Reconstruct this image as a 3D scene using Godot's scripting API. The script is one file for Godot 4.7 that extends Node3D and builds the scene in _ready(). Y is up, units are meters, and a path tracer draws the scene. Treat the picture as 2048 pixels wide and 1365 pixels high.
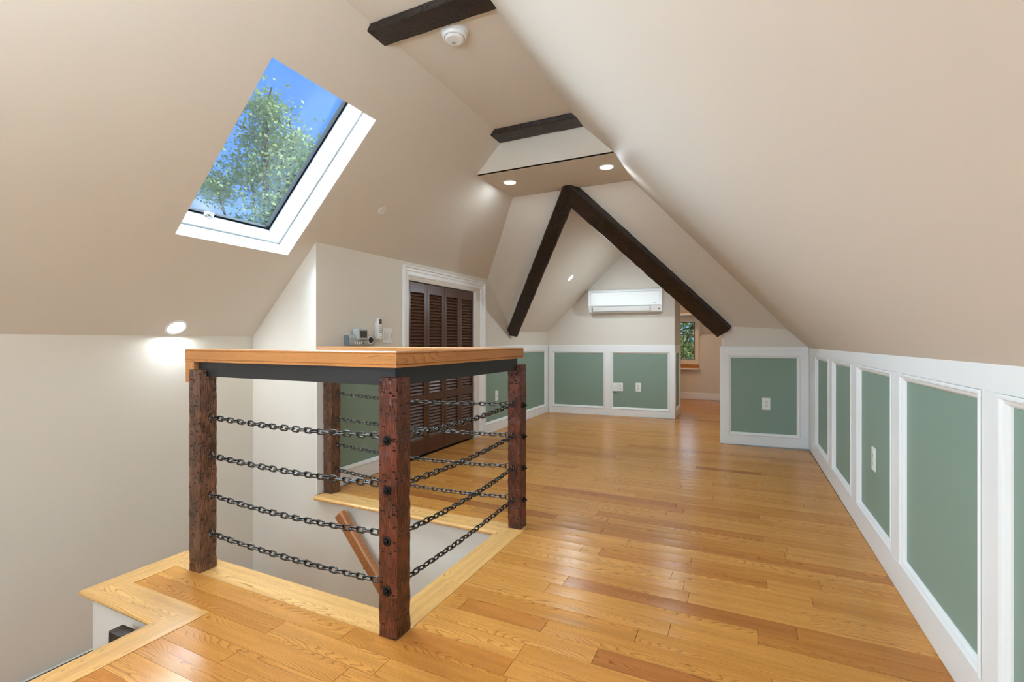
extends Node3D
# Attic room with 45 degree roof slopes. World: x right along the floor boards, y up, depth runs along -z.
# P(x, y, d) writes a point with its depth d counted positive away from the camera.

var M := {}
var rng := RandomNumberGenerator.new()
var taken := {}

func P(x: float, y: float, d: float) -> Vector3:
	return Vector3(x, y, -d)

# ---------------------------------------------------------------- nodes
func numbered(called: String) -> String:
	var n: int = taken.get(called, 0)
	taken[called] = n + 1
	return called if n == 0 else "%s_%03d" % [called, n]

func tag(o: Node3D, label: String, category := "", group := "", kind := "") -> Node3D:
	if label: o.set_meta("label", label)
	if category: o.set_meta("category", category)
	if group: o.set_meta("group", group)
	if kind: o.set_meta("kind", kind)
	return o

func thing(called: String, label: String, category: String, at := Vector3.ZERO, group := "") -> Node3D:
	var o := Node3D.new()
	o.name = numbered(called)
	add_child(o)
	o.position = at
	return tag(o, label, category, group)

func room(called: String, label: String, category: String, t := Transform3D()) -> Node3D:
	var o := Node3D.new()
	o.name = called
	add_child(o)
	o.transform = t
	return tag(o, label, category, "", "structure")

func part(called: String, mesh: Mesh, m: Material, parent: Node3D, at := Vector3.ZERO, turn := Basis()) -> MeshInstance3D:
	var o := MeshInstance3D.new()
	o.name = called
	o.mesh = mesh
	o.material_override = m
	parent.add_child(o, true)
	o.transform = Transform3D(turn, at)
	o.cast_shadow = GeometryInstance3D.SHADOW_CASTING_SETTING_ON
	return o

# a frame on a wall: local x runs from a to b (left to right as seen from the room), z points into the room
func wall_frame(ax: float, ad: float, bx: float, bd: float) -> Transform3D:
	var a := P(ax, 0, ad)
	var x := (P(bx, 0, bd) - a).normalized()
	return Transform3D(Basis(x, Vector3.UP, x.cross(Vector3.UP)), a)

# ---------------------------------------------------------------- shapes
func begin() -> SurfaceTool:
	var st := SurfaceTool.new()
	st.begin(Mesh.PRIMITIVE_TRIANGLES)
	return st

func tri(st: SurfaceTool, a: Vector3, b: Vector3, c: Vector3, n: Vector3) -> void:
	var q := [a, b, c]
	if (b - a).cross(c - a).dot(n) > 0.0:
		q = [a, c, b]
	for v in q:
		st.set_normal(n)
		st.set_uv(Vector2(v.x + v.z, v.y))
		st.add_vertex(v)

func quad(st: SurfaceTool, a: Vector3, b: Vector3, c: Vector3, d: Vector3, inside: Vector3) -> void:
	var n := (b - a).cross(c - a)
	if n.length_squared() < 1e-16:
		n = (c - a).cross(d - a)
	n = n.normalized()
	if n.dot((a + b + c + d) / 4.0 - inside) < 0.0:
		n = -n
	tri(st, a, b, c, n)
	tri(st, a, c, d, n)

func add_box(st: SurfaceTool, lo: Vector3, hi: Vector3, bevel := 0.0) -> void:
	var c := (lo + hi) / 2.0
	var h := (hi - lo) / 2.0
	var b := minf(bevel, minf(h.x, minf(h.y, h.z)) * 0.9)
	for ax in 3:
		var u := (ax + 1) % 3
		var v := (ax + 2) % 3
		for s in [-1.0, 1.0]:
			var q := []
			for k in [[-1, -1], [1, -1], [1, 1], [-1, 1]]:
				var p := Vector3.ZERO
				p[ax] = s * h[ax]
				p[u] = k[0] * (h[u] - b)
				p[v] = k[1] * (h[v] - b)
				q.append(c + p)
			quad(st, q[0], q[1], q[2], q[3], c)
	if b <= 0.0:
		return
	for ax in 3:
		var u := (ax + 1) % 3
		var v := (ax + 2) % 3
		for su in [-1.0, 1.0]:
			for sv in [-1.0, 1.0]:
				var q := []
				for k in [[-1, 0], [1, 0], [1, 1], [-1, 1]]:
					var p := Vector3.ZERO
					p[ax] = k[0] * (h[ax] - b)
					p[u] = su * (h[u] - (0.0 if k[1] == 0 else b))
					p[v] = sv * (h[v] - (b if k[1] == 0 else 0.0))
					q.append(c + p)
				quad(st, q[0], q[1], q[2], q[3], c)
	for sx in [-1.0, 1.0]:
		for sy in [-1.0, 1.0]:
			for sz in [-1.0, 1.0]:
				var s := Vector3(sx, sy, sz)
				tri(st, c + s * (h - Vector3(0, b, b)), c + s * (h - Vector3(b, 0, b)), c + s * (h - Vector3(b, b, 0)), s.normalized())

func box(lo: Vector3, hi: Vector3, bevel := 0.0) -> ArrayMesh:
	var st := begin()
	add_box(st, Vector3(minf(lo.x, hi.x), minf(lo.y, hi.y), minf(lo.z, hi.z)), Vector3(maxf(lo.x, hi.x), maxf(lo.y, hi.y), maxf(lo.z, hi.z)), bevel)
	return st.commit()

func bar(size: Vector3, bevel := 0.0) -> ArrayMesh:
	return box(-size / 2.0, size / 2.0, bevel)

# a flat polygon given by points in space, made into a slab by pushing it along "thick"
func slab(pts: Array, thick: Vector3) -> ArrayMesh:
	var n := thick.normalized()
	var ux := Vector3.UP.cross(n)
	if ux.length() < 0.1:
		ux = Vector3.RIGHT
	ux = ux.normalized()
	var uy := n.cross(ux)
	var flat := PackedVector2Array()
	for p in pts:
		flat.append(Vector2(p.dot(ux), p.dot(uy)))
	var ids := Geometry2D.triangulate_polygon(flat)
	var st := begin()
	for k in range(0, ids.size(), 3):
		var a: Vector3 = pts[ids[k]]
		var b: Vector3 = pts[ids[k + 1]]
		var c: Vector3 = pts[ids[k + 2]]
		tri(st, a, b, c, -n)
		tri(st, a + thick, b + thick, c + thick, n)
	var ccw := not Geometry2D.is_polygon_clockwise(flat)
	for k in pts.size():
		var a: Vector3 = pts[k]
		var b: Vector3 = pts[(k + 1) % pts.size()]
		var out := (b - a).cross(n).normalized() * (1.0 if ccw else -1.0)
		tri(st, a, b, b + thick, out)
		tri(st, a, b + thick, a + thick, out)
	return st.commit()

# profile (x outwards, y up) swept along "axis"; each end may be cut at a mitre: k metres along per metre outwards
func sweep(profile: PackedVector2Array, origin: Vector3, out: Vector3, axis: Vector3, a0: float, k0: float, a1: float, k1: float, uv_along := true, uv_at := Vector2.ZERO) -> ArrayMesh:
	var st := begin()
	var n := profile.size()
	var sgn := 1.0 if not Geometry2D.is_polygon_clockwise(profile) else -1.0
	var hand := 1.0 if out.cross(Vector3.UP).dot(axis) > 0.0 else -1.0
	var put := func(p: Vector2, t: float) -> Vector3: return origin + out * p.x + Vector3.UP * p.y + axis * t
	var run := 0.0
	for k in n:
		var a := profile[k]
		var b := profile[(k + 1) % n]
		var e := (b - a)
		var nn := Vector2(e.y, -e.x).normalized() * sgn
		var nrm := (out * nn.x + Vector3.UP * nn.y).normalized()
		var q := [[a, a0 + k0 * a.x, run], [b, a0 + k0 * b.x, run + e.length()], [b, a1 + k1 * b.x, run + e.length()], [a, a1 + k1 * a.x, run]]
		var ids := [0, 1, 2, 0, 2, 3]
		var v0: Vector3 = put.call(q[0][0], q[0][1])
		var v1: Vector3 = put.call(q[1][0], q[1][1])
		var v2: Vector3 = put.call(q[2][0], q[2][1])
		if (v1 - v0).cross(v2 - v0).dot(nrm) > 0.0:
			ids = [0, 2, 1, 0, 3, 2]
		for i in ids:
			st.set_normal(nrm)
			st.set_uv(uv_at + Vector2(q[i][1] * 0.75, q[i][2] * 3.0))
			st.add_vertex(put.call(q[i][0], q[i][1]))
		run += e.length()
	var ids2 := Geometry2D.triangulate_polygon(profile)
	for side in 2:
		var nrm2 := axis * (-1.0 if side == 0 else 1.0)
		for k in range(0, ids2.size(), 3):
			var t := []
			for i in 3:
				var p := profile[ids2[k + i]]
				t.append(put.call(p, (a0 + k0 * p.x) if side == 0 else (a1 + k1 * p.x)))
			tri(st, t[0], t[1], t[2], nrm2)
	return st.commit()

func lathe(profile: Array, seg := 32) -> ArrayMesh:
	# profile: [radius, height] from one end to the other, turned round y; smooth along sharp-free runs
	var st := begin()
	for k in profile.size() - 1:
		var a := Vector2(profile[k][0], profile[k][1])
		var b := Vector2(profile[k + 1][0], profile[k + 1][1])
		var e := b - a
		if e.length() < 1e-7:
			continue
		var nn := Vector2(e.y, -e.x).normalized()
		for i in seg:
			var t0 := TAU * i / seg
			var t1 := TAU * (i + 1) / seg
			var v := []
			for c in [[a, t0], [b, t0], [b, t1], [a, t1]]:
				v.append([Vector3(c[0].x * cos(c[1]), c[0].y, c[0].x * sin(c[1])), Vector3(nn.x * cos(c[1]), nn.y, nn.x * sin(c[1]))])
			for order in [[0, 1, 2], [0, 2, 3]]:
				var o: Array = order
				var p0: Vector3 = v[o[0]][0]
				var p1: Vector3 = v[o[1]][0]
				var p2: Vector3 = v[o[2]][0]
				if (p1 - p0).cross(p2 - p0).length_squared() < 1e-18:
					continue
				if (p1 - p0).cross(p2 - p0).dot(v[o[0]][1]) > 0.0:
					o = [o[0], o[2], o[1]]
				for j in o:
					st.set_normal(v[j][1])
					st.set_uv(Vector2(v[j][0].x, v[j][0].z))
					st.add_vertex(v[j][0])
	return st.commit()

func tube(path: Array, r: float, sides: int, closed := false) -> ArrayMesh:
	var st := begin()
	var n := path.size()
	var rings := []
	var frame_n := Vector3.ZERO
	for i in n:
		var a: Vector3 = path[(i - 1 + n) % n] if closed or i > 0 else path[i]
		var b: Vector3 = path[(i + 1) % n] if closed or i < n - 1 else path[i]
		var t := (b - a).normalized()
		if i == 0:
			frame_n = t.cross(Vector3(0.31, 0.2, 0.93)).normalized()
		frame_n = (frame_n - t * frame_n.dot(t)).normalized()
		var bi := t.cross(frame_n)
		var ring := []
		for k in sides:
			var w := TAU * k / sides
			var nn := frame_n * cos(w) + bi * sin(w)
			ring.append([path[i] + nn * r, nn])
		rings.append(ring)
	for i in (n if closed else n - 1):
		for k in sides:
			var v := [rings[i][k], rings[(i + 1) % n][k], rings[(i + 1) % n][(k + 1) % sides], rings[i][(k + 1) % sides]]
			for order in [[0, 1, 2], [0, 2, 3]]:
				var o: Array = order
				if (v[o[1]][0] - v[o[0]][0]).cross(v[o[2]][0] - v[o[0]][0]).dot(v[o[0]][1]) > 0.0:
					o = [o[0], o[2], o[1]]
				for j in o:
					st.set_normal(v[j][1])
					st.set_uv(Vector2(v[j][0].x, v[j][0].y))
					st.add_vertex(v[j][0])
	if not closed:
		for end in [0, n - 1]:
			var t: Vector3 = (path[1] - path[0]).normalized() * -1.0 if end == 0 else (path[n - 1] - path[n - 2]).normalized()
			for k in range(1, sides - 1):
				tri(st, rings[end][0][0], rings[end][k][0], rings[end][k + 1][0], t)
	return st.commit()

# ---------------------------------------------------------------- materials
func paint(called: String, c: Color, rough: float, metal := 0.0) -> StandardMaterial3D:
	var m := StandardMaterial3D.new()
	m.resource_name = called
	m.albedo_color = c
	m.roughness = rough
	m.metallic = metal
	M[called] = m
	return m

func noise(seed_: int, freq: float, octaves := 4, type := FastNoiseLite.TYPE_SIMPLEX_SMOOTH) -> FastNoiseLite:
	var n := FastNoiseLite.new()
	n.seed = seed_
	n.frequency = freq
	n.noise_type = type
	n.fractal_octaves = octaves
	return n

func oak_picture(seed_: int) -> ImageTexture:
	# flat-sawn oak: u along the grain, v across it
	var w := 1024
	var h := 1024
	var warp := noise(seed_, 0.0045, 2)
	var fine := noise(seed_ + 7, 0.9, 2)
	var blot := noise(seed_ + 11, 0.008, 3)
	var im := Image.create(w, h, true, Image.FORMAT_RGB8)
	for y in h:
		for x in w:
			var u := float(x)
			var v := float(y)
			var bend := warp.get_noise_2d(u * 0.24, v * 0.62) * 165.0 + warp.get_noise_2d(u * 1.1 + 900.0, v * 1.5) * 9.0
			var t0 := (v + bend) / 15.0
			var ring := t0 - floorf(t0)
			var line := ring * ring
			line = line * line * ring
			var pore := maxf(0.0, fine.get_noise_2d(u * 0.022, v * 0.42))
			var b := blot.get_noise_2d(u * 0.25, v)
			var t := 1.0 - 0.20 * line - 0.34 * pore * (0.3 + line) + 0.07 * b
			im.set_pixel(x, y, Color(clampf(t * 0.98, 0, 1), clampf(t * 0.965 - 0.035 * line, 0, 1), clampf(t * 0.94 - 0.07 * line, 0, 1)))
	im.generate_mipmaps()
	return ImageTexture.create_from_image(im)

func dent_pictures(seed_: int) -> Array:
	# hammered and gouged timber: [normal map, colour], v runs up the post
	var w := 512
	var h := 1024
	rng.seed = seed_
	var hgt := PackedFloat32Array()
	hgt.resize(w * h)
	var grain := noise(seed_ + 3, 0.9, 2)
	var lump := noise(seed_ + 4, 0.012, 3)
	for y in h:
		for x in w:
			hgt[y * w + x] = 0.55 + 0.07 * grain.get_noise_2d(x * 0.30, y * 0.012) + 0.16 * lump.get_noise_2d(x, y * 0.6)
	for k in 330:
		var cx := rng.randf() * w
		var cy := rng.randf() * h
		var r := rng.randf_range(7.0, 15.0)
		var dep := rng.randf_range(0.25, 0.55)
		var lean := rng.randf_range(-0.5, 0.5)
		for dy in range(-16, 17):
			for dx in range(-16, 17):
				var px := dx + lean * dy
				var dist := sqrt(px * px + dy * dy * 1.4) / r
				if dist < 1.0:
					var xi := posmod(int(cx) + dx, w)
					var yi := posmod(int(cy) + dy, h)
					# steep on top, flat below: a gouge struck from one side
					var cut := dep * 1.25 * exp(-pow((dist - 0.62) / 0.20, 2.0)) * clampf(0.25 + 1.3 * float(-dy) / r, 0.0, 1.0)
					hgt[yi * w + xi] -= cut
	var bump := Image.create(w, h, false, Image.FORMAT_RGB8)
	var col := Image.create(w, h, true, Image.FORMAT_RGB8)
	var patch := noise(seed_ + 9, 0.006, 3)
	for y in h:
		for x in w:
			var v := clampf(hgt[y * w + x], 0, 1)
			bump.set_pixel(x, y, Color(v, v, v))
			var g := 0.78 + 0.40 * grain.get_noise_2d(x * 0.30, y * 0.012) + 0.30 * patch.get_noise_2d(x, y * 0.5)
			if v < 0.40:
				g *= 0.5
			g = clampf(g, 0.2, 1.0)
			col.set_pixel(x, y, Color(g, g * 0.95, g * 0.92))
	bump.bump_map_to_normal_map(14.0)
	bump.generate_mipmaps()
	col.generate_mipmaps()
	return [ImageTexture.create_from_image(bump), ImageTexture.create_from_image(col)]

func materials() -> void:
	paint("wall_paint", Color(0.870, 0.835, 0.785), 0.62)
	paint("white_trim", Color(0.94, 0.94, 0.935), 0.32)
	paint("green_paint", Color(0.515, 0.605, 0.545), 0.5)
	# oak
	var oak_a := oak_picture(11)
	var oak_b := oak_picture(42)
	var tints := [Color(0.84, 0.592, 0.30), Color(0.825, 0.575, 0.285), Color(0.855, 0.61, 0.32), Color(0.805, 0.555, 0.27), Color(0.845, 0.60, 0.31), Color(0.775, 0.515, 0.25), Color(0.72, 0.46, 0.235)]
	for k in tints.size():
		var m := paint("oak_%d" % k, tints[k], 0.25)
		m.albedo_texture = oak_a if k % 2 == 0 else oak_b
		m.metallic_specular = 0.31
	var nose := paint("oak_nosing", Color(0.905, 0.705, 0.445), 0.26)
	nose.albedo_texture = oak_b
	var rail := paint("oak_rail", Color(0.80, 0.56, 0.335), 0.3)
	rail.albedo_texture = oak_a
	var hand := paint("oak_handrail", Color(0.68, 0.44, 0.26), 0.35)
	hand.albedo_texture = oak_b
	# hammered timber
	var d1 := dent_pictures(3)
	var post := paint("post_wood", Color(0.47, 0.255, 0.19), 0.26)
	post.albedo_texture = d1[1]
	post.normal_enabled = true
	post.normal_texture = d1[0]
	post.normal_scale = 2.4
	var post_dark: StandardMaterial3D = post.duplicate()
	post_dark.resource_name = "post_wood_dark"
	post_dark.albedo_color = Color(0.52, 0.37, 0.28)
	M["post_wood_dark"] = post_dark
	var beam := paint("beam_wood", Color(0.215, 0.16, 0.13), 0.42)
	beam.albedo_texture = d1[1]
	beam.normal_enabled = true
	beam.normal_texture = d1[0]
	beam.normal_scale = 0.9
	var dw := paint("door_wood", Color(0.36, 0.235, 0.175), 0.28)
	dw.albedo_texture = oak_a
	paint("steel_dark", Color(0.27, 0.275, 0.285), 0.42, 0.75)
	paint("iron", Color(0.34, 0.335, 0.33), 0.27, 0.95)
	paint("iron_black", Color(0.10, 0.10, 0.105), 0.4, 0.5)
	paint("white_plastic", Color(0.93, 0.93, 0.92), 0.35)
	paint("shaft_white", Color(0.82, 0.82, 0.81), 0.45)
	paint("sash_white", Color(0.77, 0.78, 0.78), 0.45)
	paint("offwhite_plastic", Color(0.90, 0.89, 0.86), 0.4)
	paint("slot_dark", Color(0.16, 0.15, 0.14), 0.6)
	paint("grey_plastic", Color(0.66, 0.68, 0.67), 0.4)
	paint("grey_plastic_dark", Color(0.42, 0.44, 0.43), 0.45)
	paint("lcd", Color(0.30, 0.27, 0.23), 0.25)
	paint("black_plastic", Color(0.06, 0.06, 0.06), 0.35)
	paint("rubber", Color(0.055, 0.06, 0.065), 0.6).metallic_specular = 0.2
	paint("chrome", Color(0.85, 0.85, 0.84), 0.22, 0.9)
	paint("cream_trim", Color(0.93, 0.88, 0.80), 0.35)
	paint("muntin", Color(0.45, 0.40, 0.34), 0.5)
	paint("subfloor", Color(0.5, 0.4, 0.28), 0.9)
	paint("shingle", Color(0.3, 0.3, 0.3), 0.9)
	paint("bark", Color(0.33, 0.27, 0.22), 0.9)
	var glass := paint("glass", Color(0.95, 0.98, 0.97, 0.04), 0.02)
	glass.metallic_specular = 0.25
	glass.transparency = BaseMaterial3D.TRANSPARENCY_ALPHA
	for k in 3:
		var leaf := paint("leaf_%d" % k, [Color(0.56, 0.68, 0.46), Color(0.43, 0.56, 0.33), Color(0.62, 0.74, 0.40)][k], 0.6)
		leaf.cull_mode = BaseMaterial3D.CULL_DISABLED
		leaf.backlight_enabled = true
		leaf.backlight = Color(0.45, 0.5, 0.25)
	var led := paint("led", Color(1, 1, 1), 0.5)
	led.emission_enabled = true
	led.emission = Color(1.0, 0.97, 0.92)
	led.emission_energy_multiplier = 3.0

# ---------------------------------------------------------------- camera and light
const EXPOSURE := 1.6
const LAMP := 1.0
var DAY := Color(0.62, 0.82, 1.0).linear_to_srgb()      # daylight against the camera's warm white balance
var LED := Color(0.755, 0.895, 1.0).linear_to_srgb()

func camera_and_light() -> void:
	var cam := Camera3D.new()
	cam.name = "camera"
	add_child(cam)
	cam.position = P(0, 1.0, 0)
	cam.rotation = Vector3(0, deg_to_rad(25.45), 0)
	cam.fov = 70.934
	cam.near = 0.05
	cam.far = 200.0
	cam.current = true
	var env := Environment.new()
	env.tonemap_mode = Environment.TONE_MAPPER_LINEAR
	env.tonemap_exposure = EXPOSURE
	env.background_mode = Environment.BG_SKY
	env.sdfgi_enabled = true
	env.ssao_enabled = true
	env.ssil_enabled = true
	var sky := Sky.new()
	var sm := ProceduralSkyMaterial.new()
	sm.sky_top_color = Color(0.15, 0.50, 0.95)
	sm.sky_horizon_color = Color(0.55, 0.76, 0.99)
	sm.ground_bottom_color = Color(0.36, 0.40, 0.30)
	sm.ground_horizon_color = Color(0.55, 0.60, 0.52)
	sm.sky_curve = 0.22
	sm.sky_energy_multiplier = 0.84
	var clouds := Image.create(1024, 512, false, Image.FORMAT_RGBA8)
	var cn := noise(21, 0.011, 5)
	for y in 512:
		for x in 1024:
			var a := TAU * x / 1024.0
			var e := PI * (0.5 - y / 512.0)
			var p := Vector3(cos(a) * cos(e), sin(e) * 1.8, sin(a) * cos(e)) * 190.0
			var v := smoothstep(0.0, 0.5, cn.get_noise_3dv(p))
			clouds.set_pixel(x, y, Color(v * 0.8, v * 0.72, v * 0.62, 1.0))
	sm.sky_cover = ImageTexture.create_from_image(clouds)
	sky.sky_material = sm
	env.sky = sky
	var we := WorldEnvironment.new()
	we.name = "world_environment"
	we.environment = env
	add_child(we)
	var sun := DirectionalLight3D.new()
	sun.name = "sun"
	add_child(sun)
	sun.look_at_from_position(Vector3.ZERO, -P(0.72, 0.62, 0.12), Vector3.UP)
	sun.light_energy = 1.4
	sun.light_color = Color(1.0, 0.95, 0.86)
	sun.light_angular_distance = 0.6
	sun.shadow_enabled = true
	sun.sky_mode = DirectionalLight3D.SKY_MODE_LIGHT_ONLY
	# daylight that the sky sends in through the roof window, and fill through the added gable window
	var n := Vector3(-1, 1, 0).normalized()
	daylight("skylight_daylight", P(-2.23, 1.90, 1.795) + n * 1.1, P(-2.23, 1.90, 1.795) - n, Vector2(2.4, 2.6), 40.0, Color(0.63, 0.84, 1.0).linear_to_srgb())
	daylight("added_gable_daylight", P(-1.2, 1.35, -1.72), P(-1.2, 1.25, 0.0), Vector2(1.0, 1.1), 3.4, DAY)
	daylight("casement_daylight", P(-0.95, 1.0, 8.72), P(-0.95, 0.95, 6.0), Vector2(0.5, 0.62), 0.14, DAY)

func daylight(called: String, at: Vector3, towards: Vector3, size: Vector2, energy: float, c: Color) -> void:
	var a := AreaLight3D.new()
	a.name = called
	add_child(a)
	a.look_at_from_position(at, towards, Vector3(0.1, 0.9, 0.3))
	a.area_size = size
	a.light_energy = energy
	a.light_color = c
	a.shadow_enabled = true
	a.set("area_range", 14.0)

func _ready() -> void:
	rng.seed = 20240
	materials()
	camera_and_light()
	shell()
	floor_boards()
	wainscot_walls()
	windows()
	closet_door()
	railing()
	beams()
	fittings()
	small_things()
	outdoors()

# ---------------------------------------------------------------- the shell of the room
const BACK := -1.8      # depth of the gable wall behind the camera
const KL := 4.13        # left slope: y = x + KL
const KR := 1.51        # right slope: y = KR - x
const FLAT := 2.53
const SOFFIT := 2.29
const FRONT_M := 0.92  # front slope: y = SOFFIT - FRONT_M * (d - 3.885)
const ND := 3.57        # dormer left slope: y = x + ND
const NR := 0.95        # dormer right slope: y = NR - x

func front_d(y: float) -> float:
	return 3.885 + (SOFFIT - y) / FRONT_M

func shell() -> void:
	var wp: Material = M["wall_paint"]
	var nl := Vector3(-1, 1, 0).normalized() * 0.10
	var nr := Vector3(1, 1, 0).normalized() * 0.10
	# left slope with the opening of the roof window
	var s := room("ceiling_left_slope", "sloping beige ceiling that holds the roof window, above the stairwell", "ceiling")
	var q := func(x: float, d: float) -> Vector3: return P(x, x + KL, d)
	var st := begin()
	var xs := [-3.25, -2.587, -1.872, -1.60]
	var ds := [BACK - 0.1, 1.46, 2.13, 4.75]
	for i in 3:
		for j in 3:
			if i == 1 and j == 1:
				continue
			for off in [Vector3.ZERO, nl]:
				var a: Vector3 = q.call(xs[i], ds[j]) + off
				var b: Vector3 = q.call(xs[i + 1], ds[j]) + off
				var c: Vector3 = q.call(xs[i + 1], ds[j + 1]) + off
				var e: Vector3 = q.call(xs[i], ds[j + 1]) + off
				var n: Vector3 = nl.normalized() * (1.0 if off != Vector3.ZERO else -1.0)
				tri(st, a, b, c, n)
				tri(st, a, c, e, n)
	part("plaster", st.commit(), wp, s)
	s = room("ceiling_right_slope", "long sloping pale beige ceiling above the green and white panelled wall", "ceiling")
	part("plaster", slab([P(-1.02, FLAT, BACK - 0.1), P(0.75, KR - 0.75, BACK - 0.1), P(0.75, KR - 0.75, 5.3), P(-1.02, FLAT, 5.3)], nr), wp, s)
	s = room("ceiling_flat", "narrow flat pale ceiling strip between the two slopes", "ceiling")
	part("plaster", box(P(-1.70, FLAT, BACK - 0.1), P(-0.92, FLAT + 0.1, 3.3)), wp, s)
	s = room("ceiling_soffit", "dropped pale soffit with two recessed downlights", "ceiling")
	var sof := slab([P(-1.60, FLAT + 0.02, 3.233), P(-1.02, FLAT + 0.02, 3.233), P(-0.78, SOFFIT, 3.233), P(-1.84, SOFFIT, 3.233)], P(0, 0, 0.03) - P(0, 0, 0))
	part("soffit_face", sof, wp, s)
	part("soffit_underside", box(P(-1.95, SOFFIT, 3.240), P(-0.67, SOFFIT + 0.06, 3.98)), wp, s)
	s = room("ceiling_front_slope", "beige roof slope with the pointed opening framed by dark beams", "ceiling")
	var f := func(x: float, y: float) -> Vector3: return P(x, y, front_d(y))
	part("plaster", slab([f.call(-1.90, SOFFIT + 0.0), f.call(-0.74, SOFFIT + 0.0), f.call(0.50, 1.09), f.call(-0.14, 1.09), f.call(-1.31, 2.26), f.call(-2.46, 1.11), f.call(-2.60, 1.11), f.call(-2.60, 1.72)], P(0, 0.072, 0.069) - P(0, 0, 0)), wp, s)
	s = room("ceiling_nook_left", "left slope of the pointed nook ceiling with one downlight", "ceiling")
	part("plaster", slab([P(-1.31, 2.26, 3.90), P(-1.31, 2.26, 8.9), P(-2.60, 0.97, 8.9), P(-2.60, 0.97, 5.24)], nl), wp, s)
	s = room("ceiling_nook_right", "right slope of the pointed nook ceiling, hidden behind the dark beam", "ceiling")
	part("plaster", slab([P(-1.31, 2.26, 3.90), P(-1.31, 2.26, 8.9), P(0.0, 0.95, 8.9), P(0.0, 0.95, 5.26)], nr), wp, s)
	# far room behind the passage: knee wall, slope, window niche
	s = room("ceiling_far_slope", "dim sloping ceiling round the casement window at the end of the passage", "ceiling")
	var g := func(x: float, y: float) -> Vector3: return P(x, y, 8.75 - (y - 1.11))
	part("plaster", slab([g.call(-2.7, 1.10), g.call(-1.30, 1.10), g.call(-1.30, 1.435), g.call(-0.63, 1.435), g.call(-0.63, 1.10), g.call(0.1, 1.10), g.call(0.1, 2.4), g.call(-2.7, 2.4)], P(0, 0.06, 0.06) - P(0, 0, 0)), wp, s)
	part("niche_side", slab([P(-0.63, 1.08, 8.75), P(-0.63, 1.435, 8.42), P(-0.63, 1.5, 8.75)], Vector3(0.03, 0, 0)), wp, s)
	part("niche_side", slab([P(-1.30, 1.08, 8.75), P(-1.30, 1.435, 8.42), P(-1.30, 1.5, 8.75)], Vector3(-0.03, 0, 0)), wp, s)
	part("niche_top", box(P(-1.34, 1.435, 8.40), P(-0.59, 1.50, 8.9)), wp, s)
	s = room("wall_far_room", "tan end wall of the passage under the casement window", "wall")
	part("plaster", slab([P(-2.7, -0.1, 8.75), P(0.1, -0.1, 8.75), P(0.1, 1.14, 8.75), P(-0.60, 1.14, 8.75), P(-0.60, 1.5, 8.75), P(-0.68, 1.5, 8.75), P(-0.68, 0.64, 8.75), P(-1.25, 0.64, 8.75), P(-1.25, 1.5, 8.75), P(-1.33, 1.5, 8.75), P(-1.33, 1.14, 8.75), P(-2.7, 1.14, 8.75)], P(0, 0, 0.1) - P(0, 0, 0)), wp, s)
	s = room("baseboard_far_room", "white baseboard along the tan end wall", "baseboard")
	part("board", box(P(-2.5, 0.0, 8.735), P(-0.16, 0.115, 8.75), 0.004), M["white_trim"], s)
	s = room("wall_passage_right", "right wall of the passage behind the short panelled wall", "wall")
	part("plaster", box(P(-0.16, -0.1, 5.20), P(-0.06, 1.13, 8.85)), wp, s)
	# left wall and stairwell
	s = room("wall_left", "plain beige wall beside the stairwell running up to the roof slope", "wall")
	part("plaster", box(P(-3.098, -1.5, BACK - 0.1), P(-3.25, 1.045, 8.9)), wp, s)
	s = room("wall_stairwell_far", "bright wall at the far end of the stairwell below the floor edge", "wall")
	part("plaster", slab([P(-3.15, -1.5, 2.262), P(-1.13, -1.5, 2.262), P(-1.13, -0.026, 2.262), P(-2.4865, -0.026, 2.262), P(-2.4865, -2.4865 + KL + 0.01, 2.262), P(-3.15, -3.15 + KL + 0.01, 2.262)], P(0, 0, 0.1) - P(0, 0, 0)), wp, s)
	s = room("wall_stairwell_right", "wall of the stairwell under the floor edge beside the railing", "wall")
	part("plaster", box(P(-1.13, -1.5, 1.33), P(-1.03, -0.026, 2.36)), wp, s)
	s = room("wall_platform", "whitish wall below the nosed edge of the landing platform", "wall")
	part("plaster", box(P(-2.35, -1.5, 1.015), P(-1.80, -0.026, 1.375)), wp, s)
	part("plaster_return", box(P(-1.80, -1.5, BACK), P(-1.03, -0.03, 1.375)), wp, s)
	s = room("floor_lower_landing", "oak lower landing of the stairs", "floor")
	part("boards", box(P(-3.2, -0.85, BACK), P(-1.0, -0.80, 2.4)), M["oak_3"], s)
	s = room("baseboard_left", "dark baseboard with a white top along the left wall of the lower landing", "baseboard")
	part("board", box(P(-3.098, -0.80, BACK), P(-3.050, -0.637, 2.262), 0.003), M["beam_wood"], s)
	part("white_cap", box(P(-3.098, -0.637, BACK), P(-3.094, -0.632, 2.262), 0.001), M["white_trim"], s)
	# gable wall behind the camera, with the opening of the added window
	s = room("wall_back", "beige gable wall with an added window, opposite the pointed nook", "wall")
	part("plaster", slab([P(-3.25, -1.5, BACK), P(-1.72, -1.5, BACK), P(-1.72, 1.92, BACK), P(-0.68, 1.92, BACK), P(-0.68, 0.78, BACK), P(-1.7197, 0.78, BACK), P(-1.7197, -1.5, BACK), P(0.75, -1.5, BACK), P(0.75, 0.9, BACK), P(-0.95, 2.65, BACK), P(-1.67, 2.65, BACK), P(-3.25, 1.0, BACK)], P(0, 0, -0.1) - P(0, 0, 0)), wp, s)
	# closet: end wall and dark inside
	s = room("wall_closet_end", "end wall of the closet", "wall")
	part("plaster", box(P(-3.15, -0.1, 4.50), P(-2.56, 1.8, 4.56)), wp, s)

# ---------------------------------------------------------------- floor
const ROW := 0.0826

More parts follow.
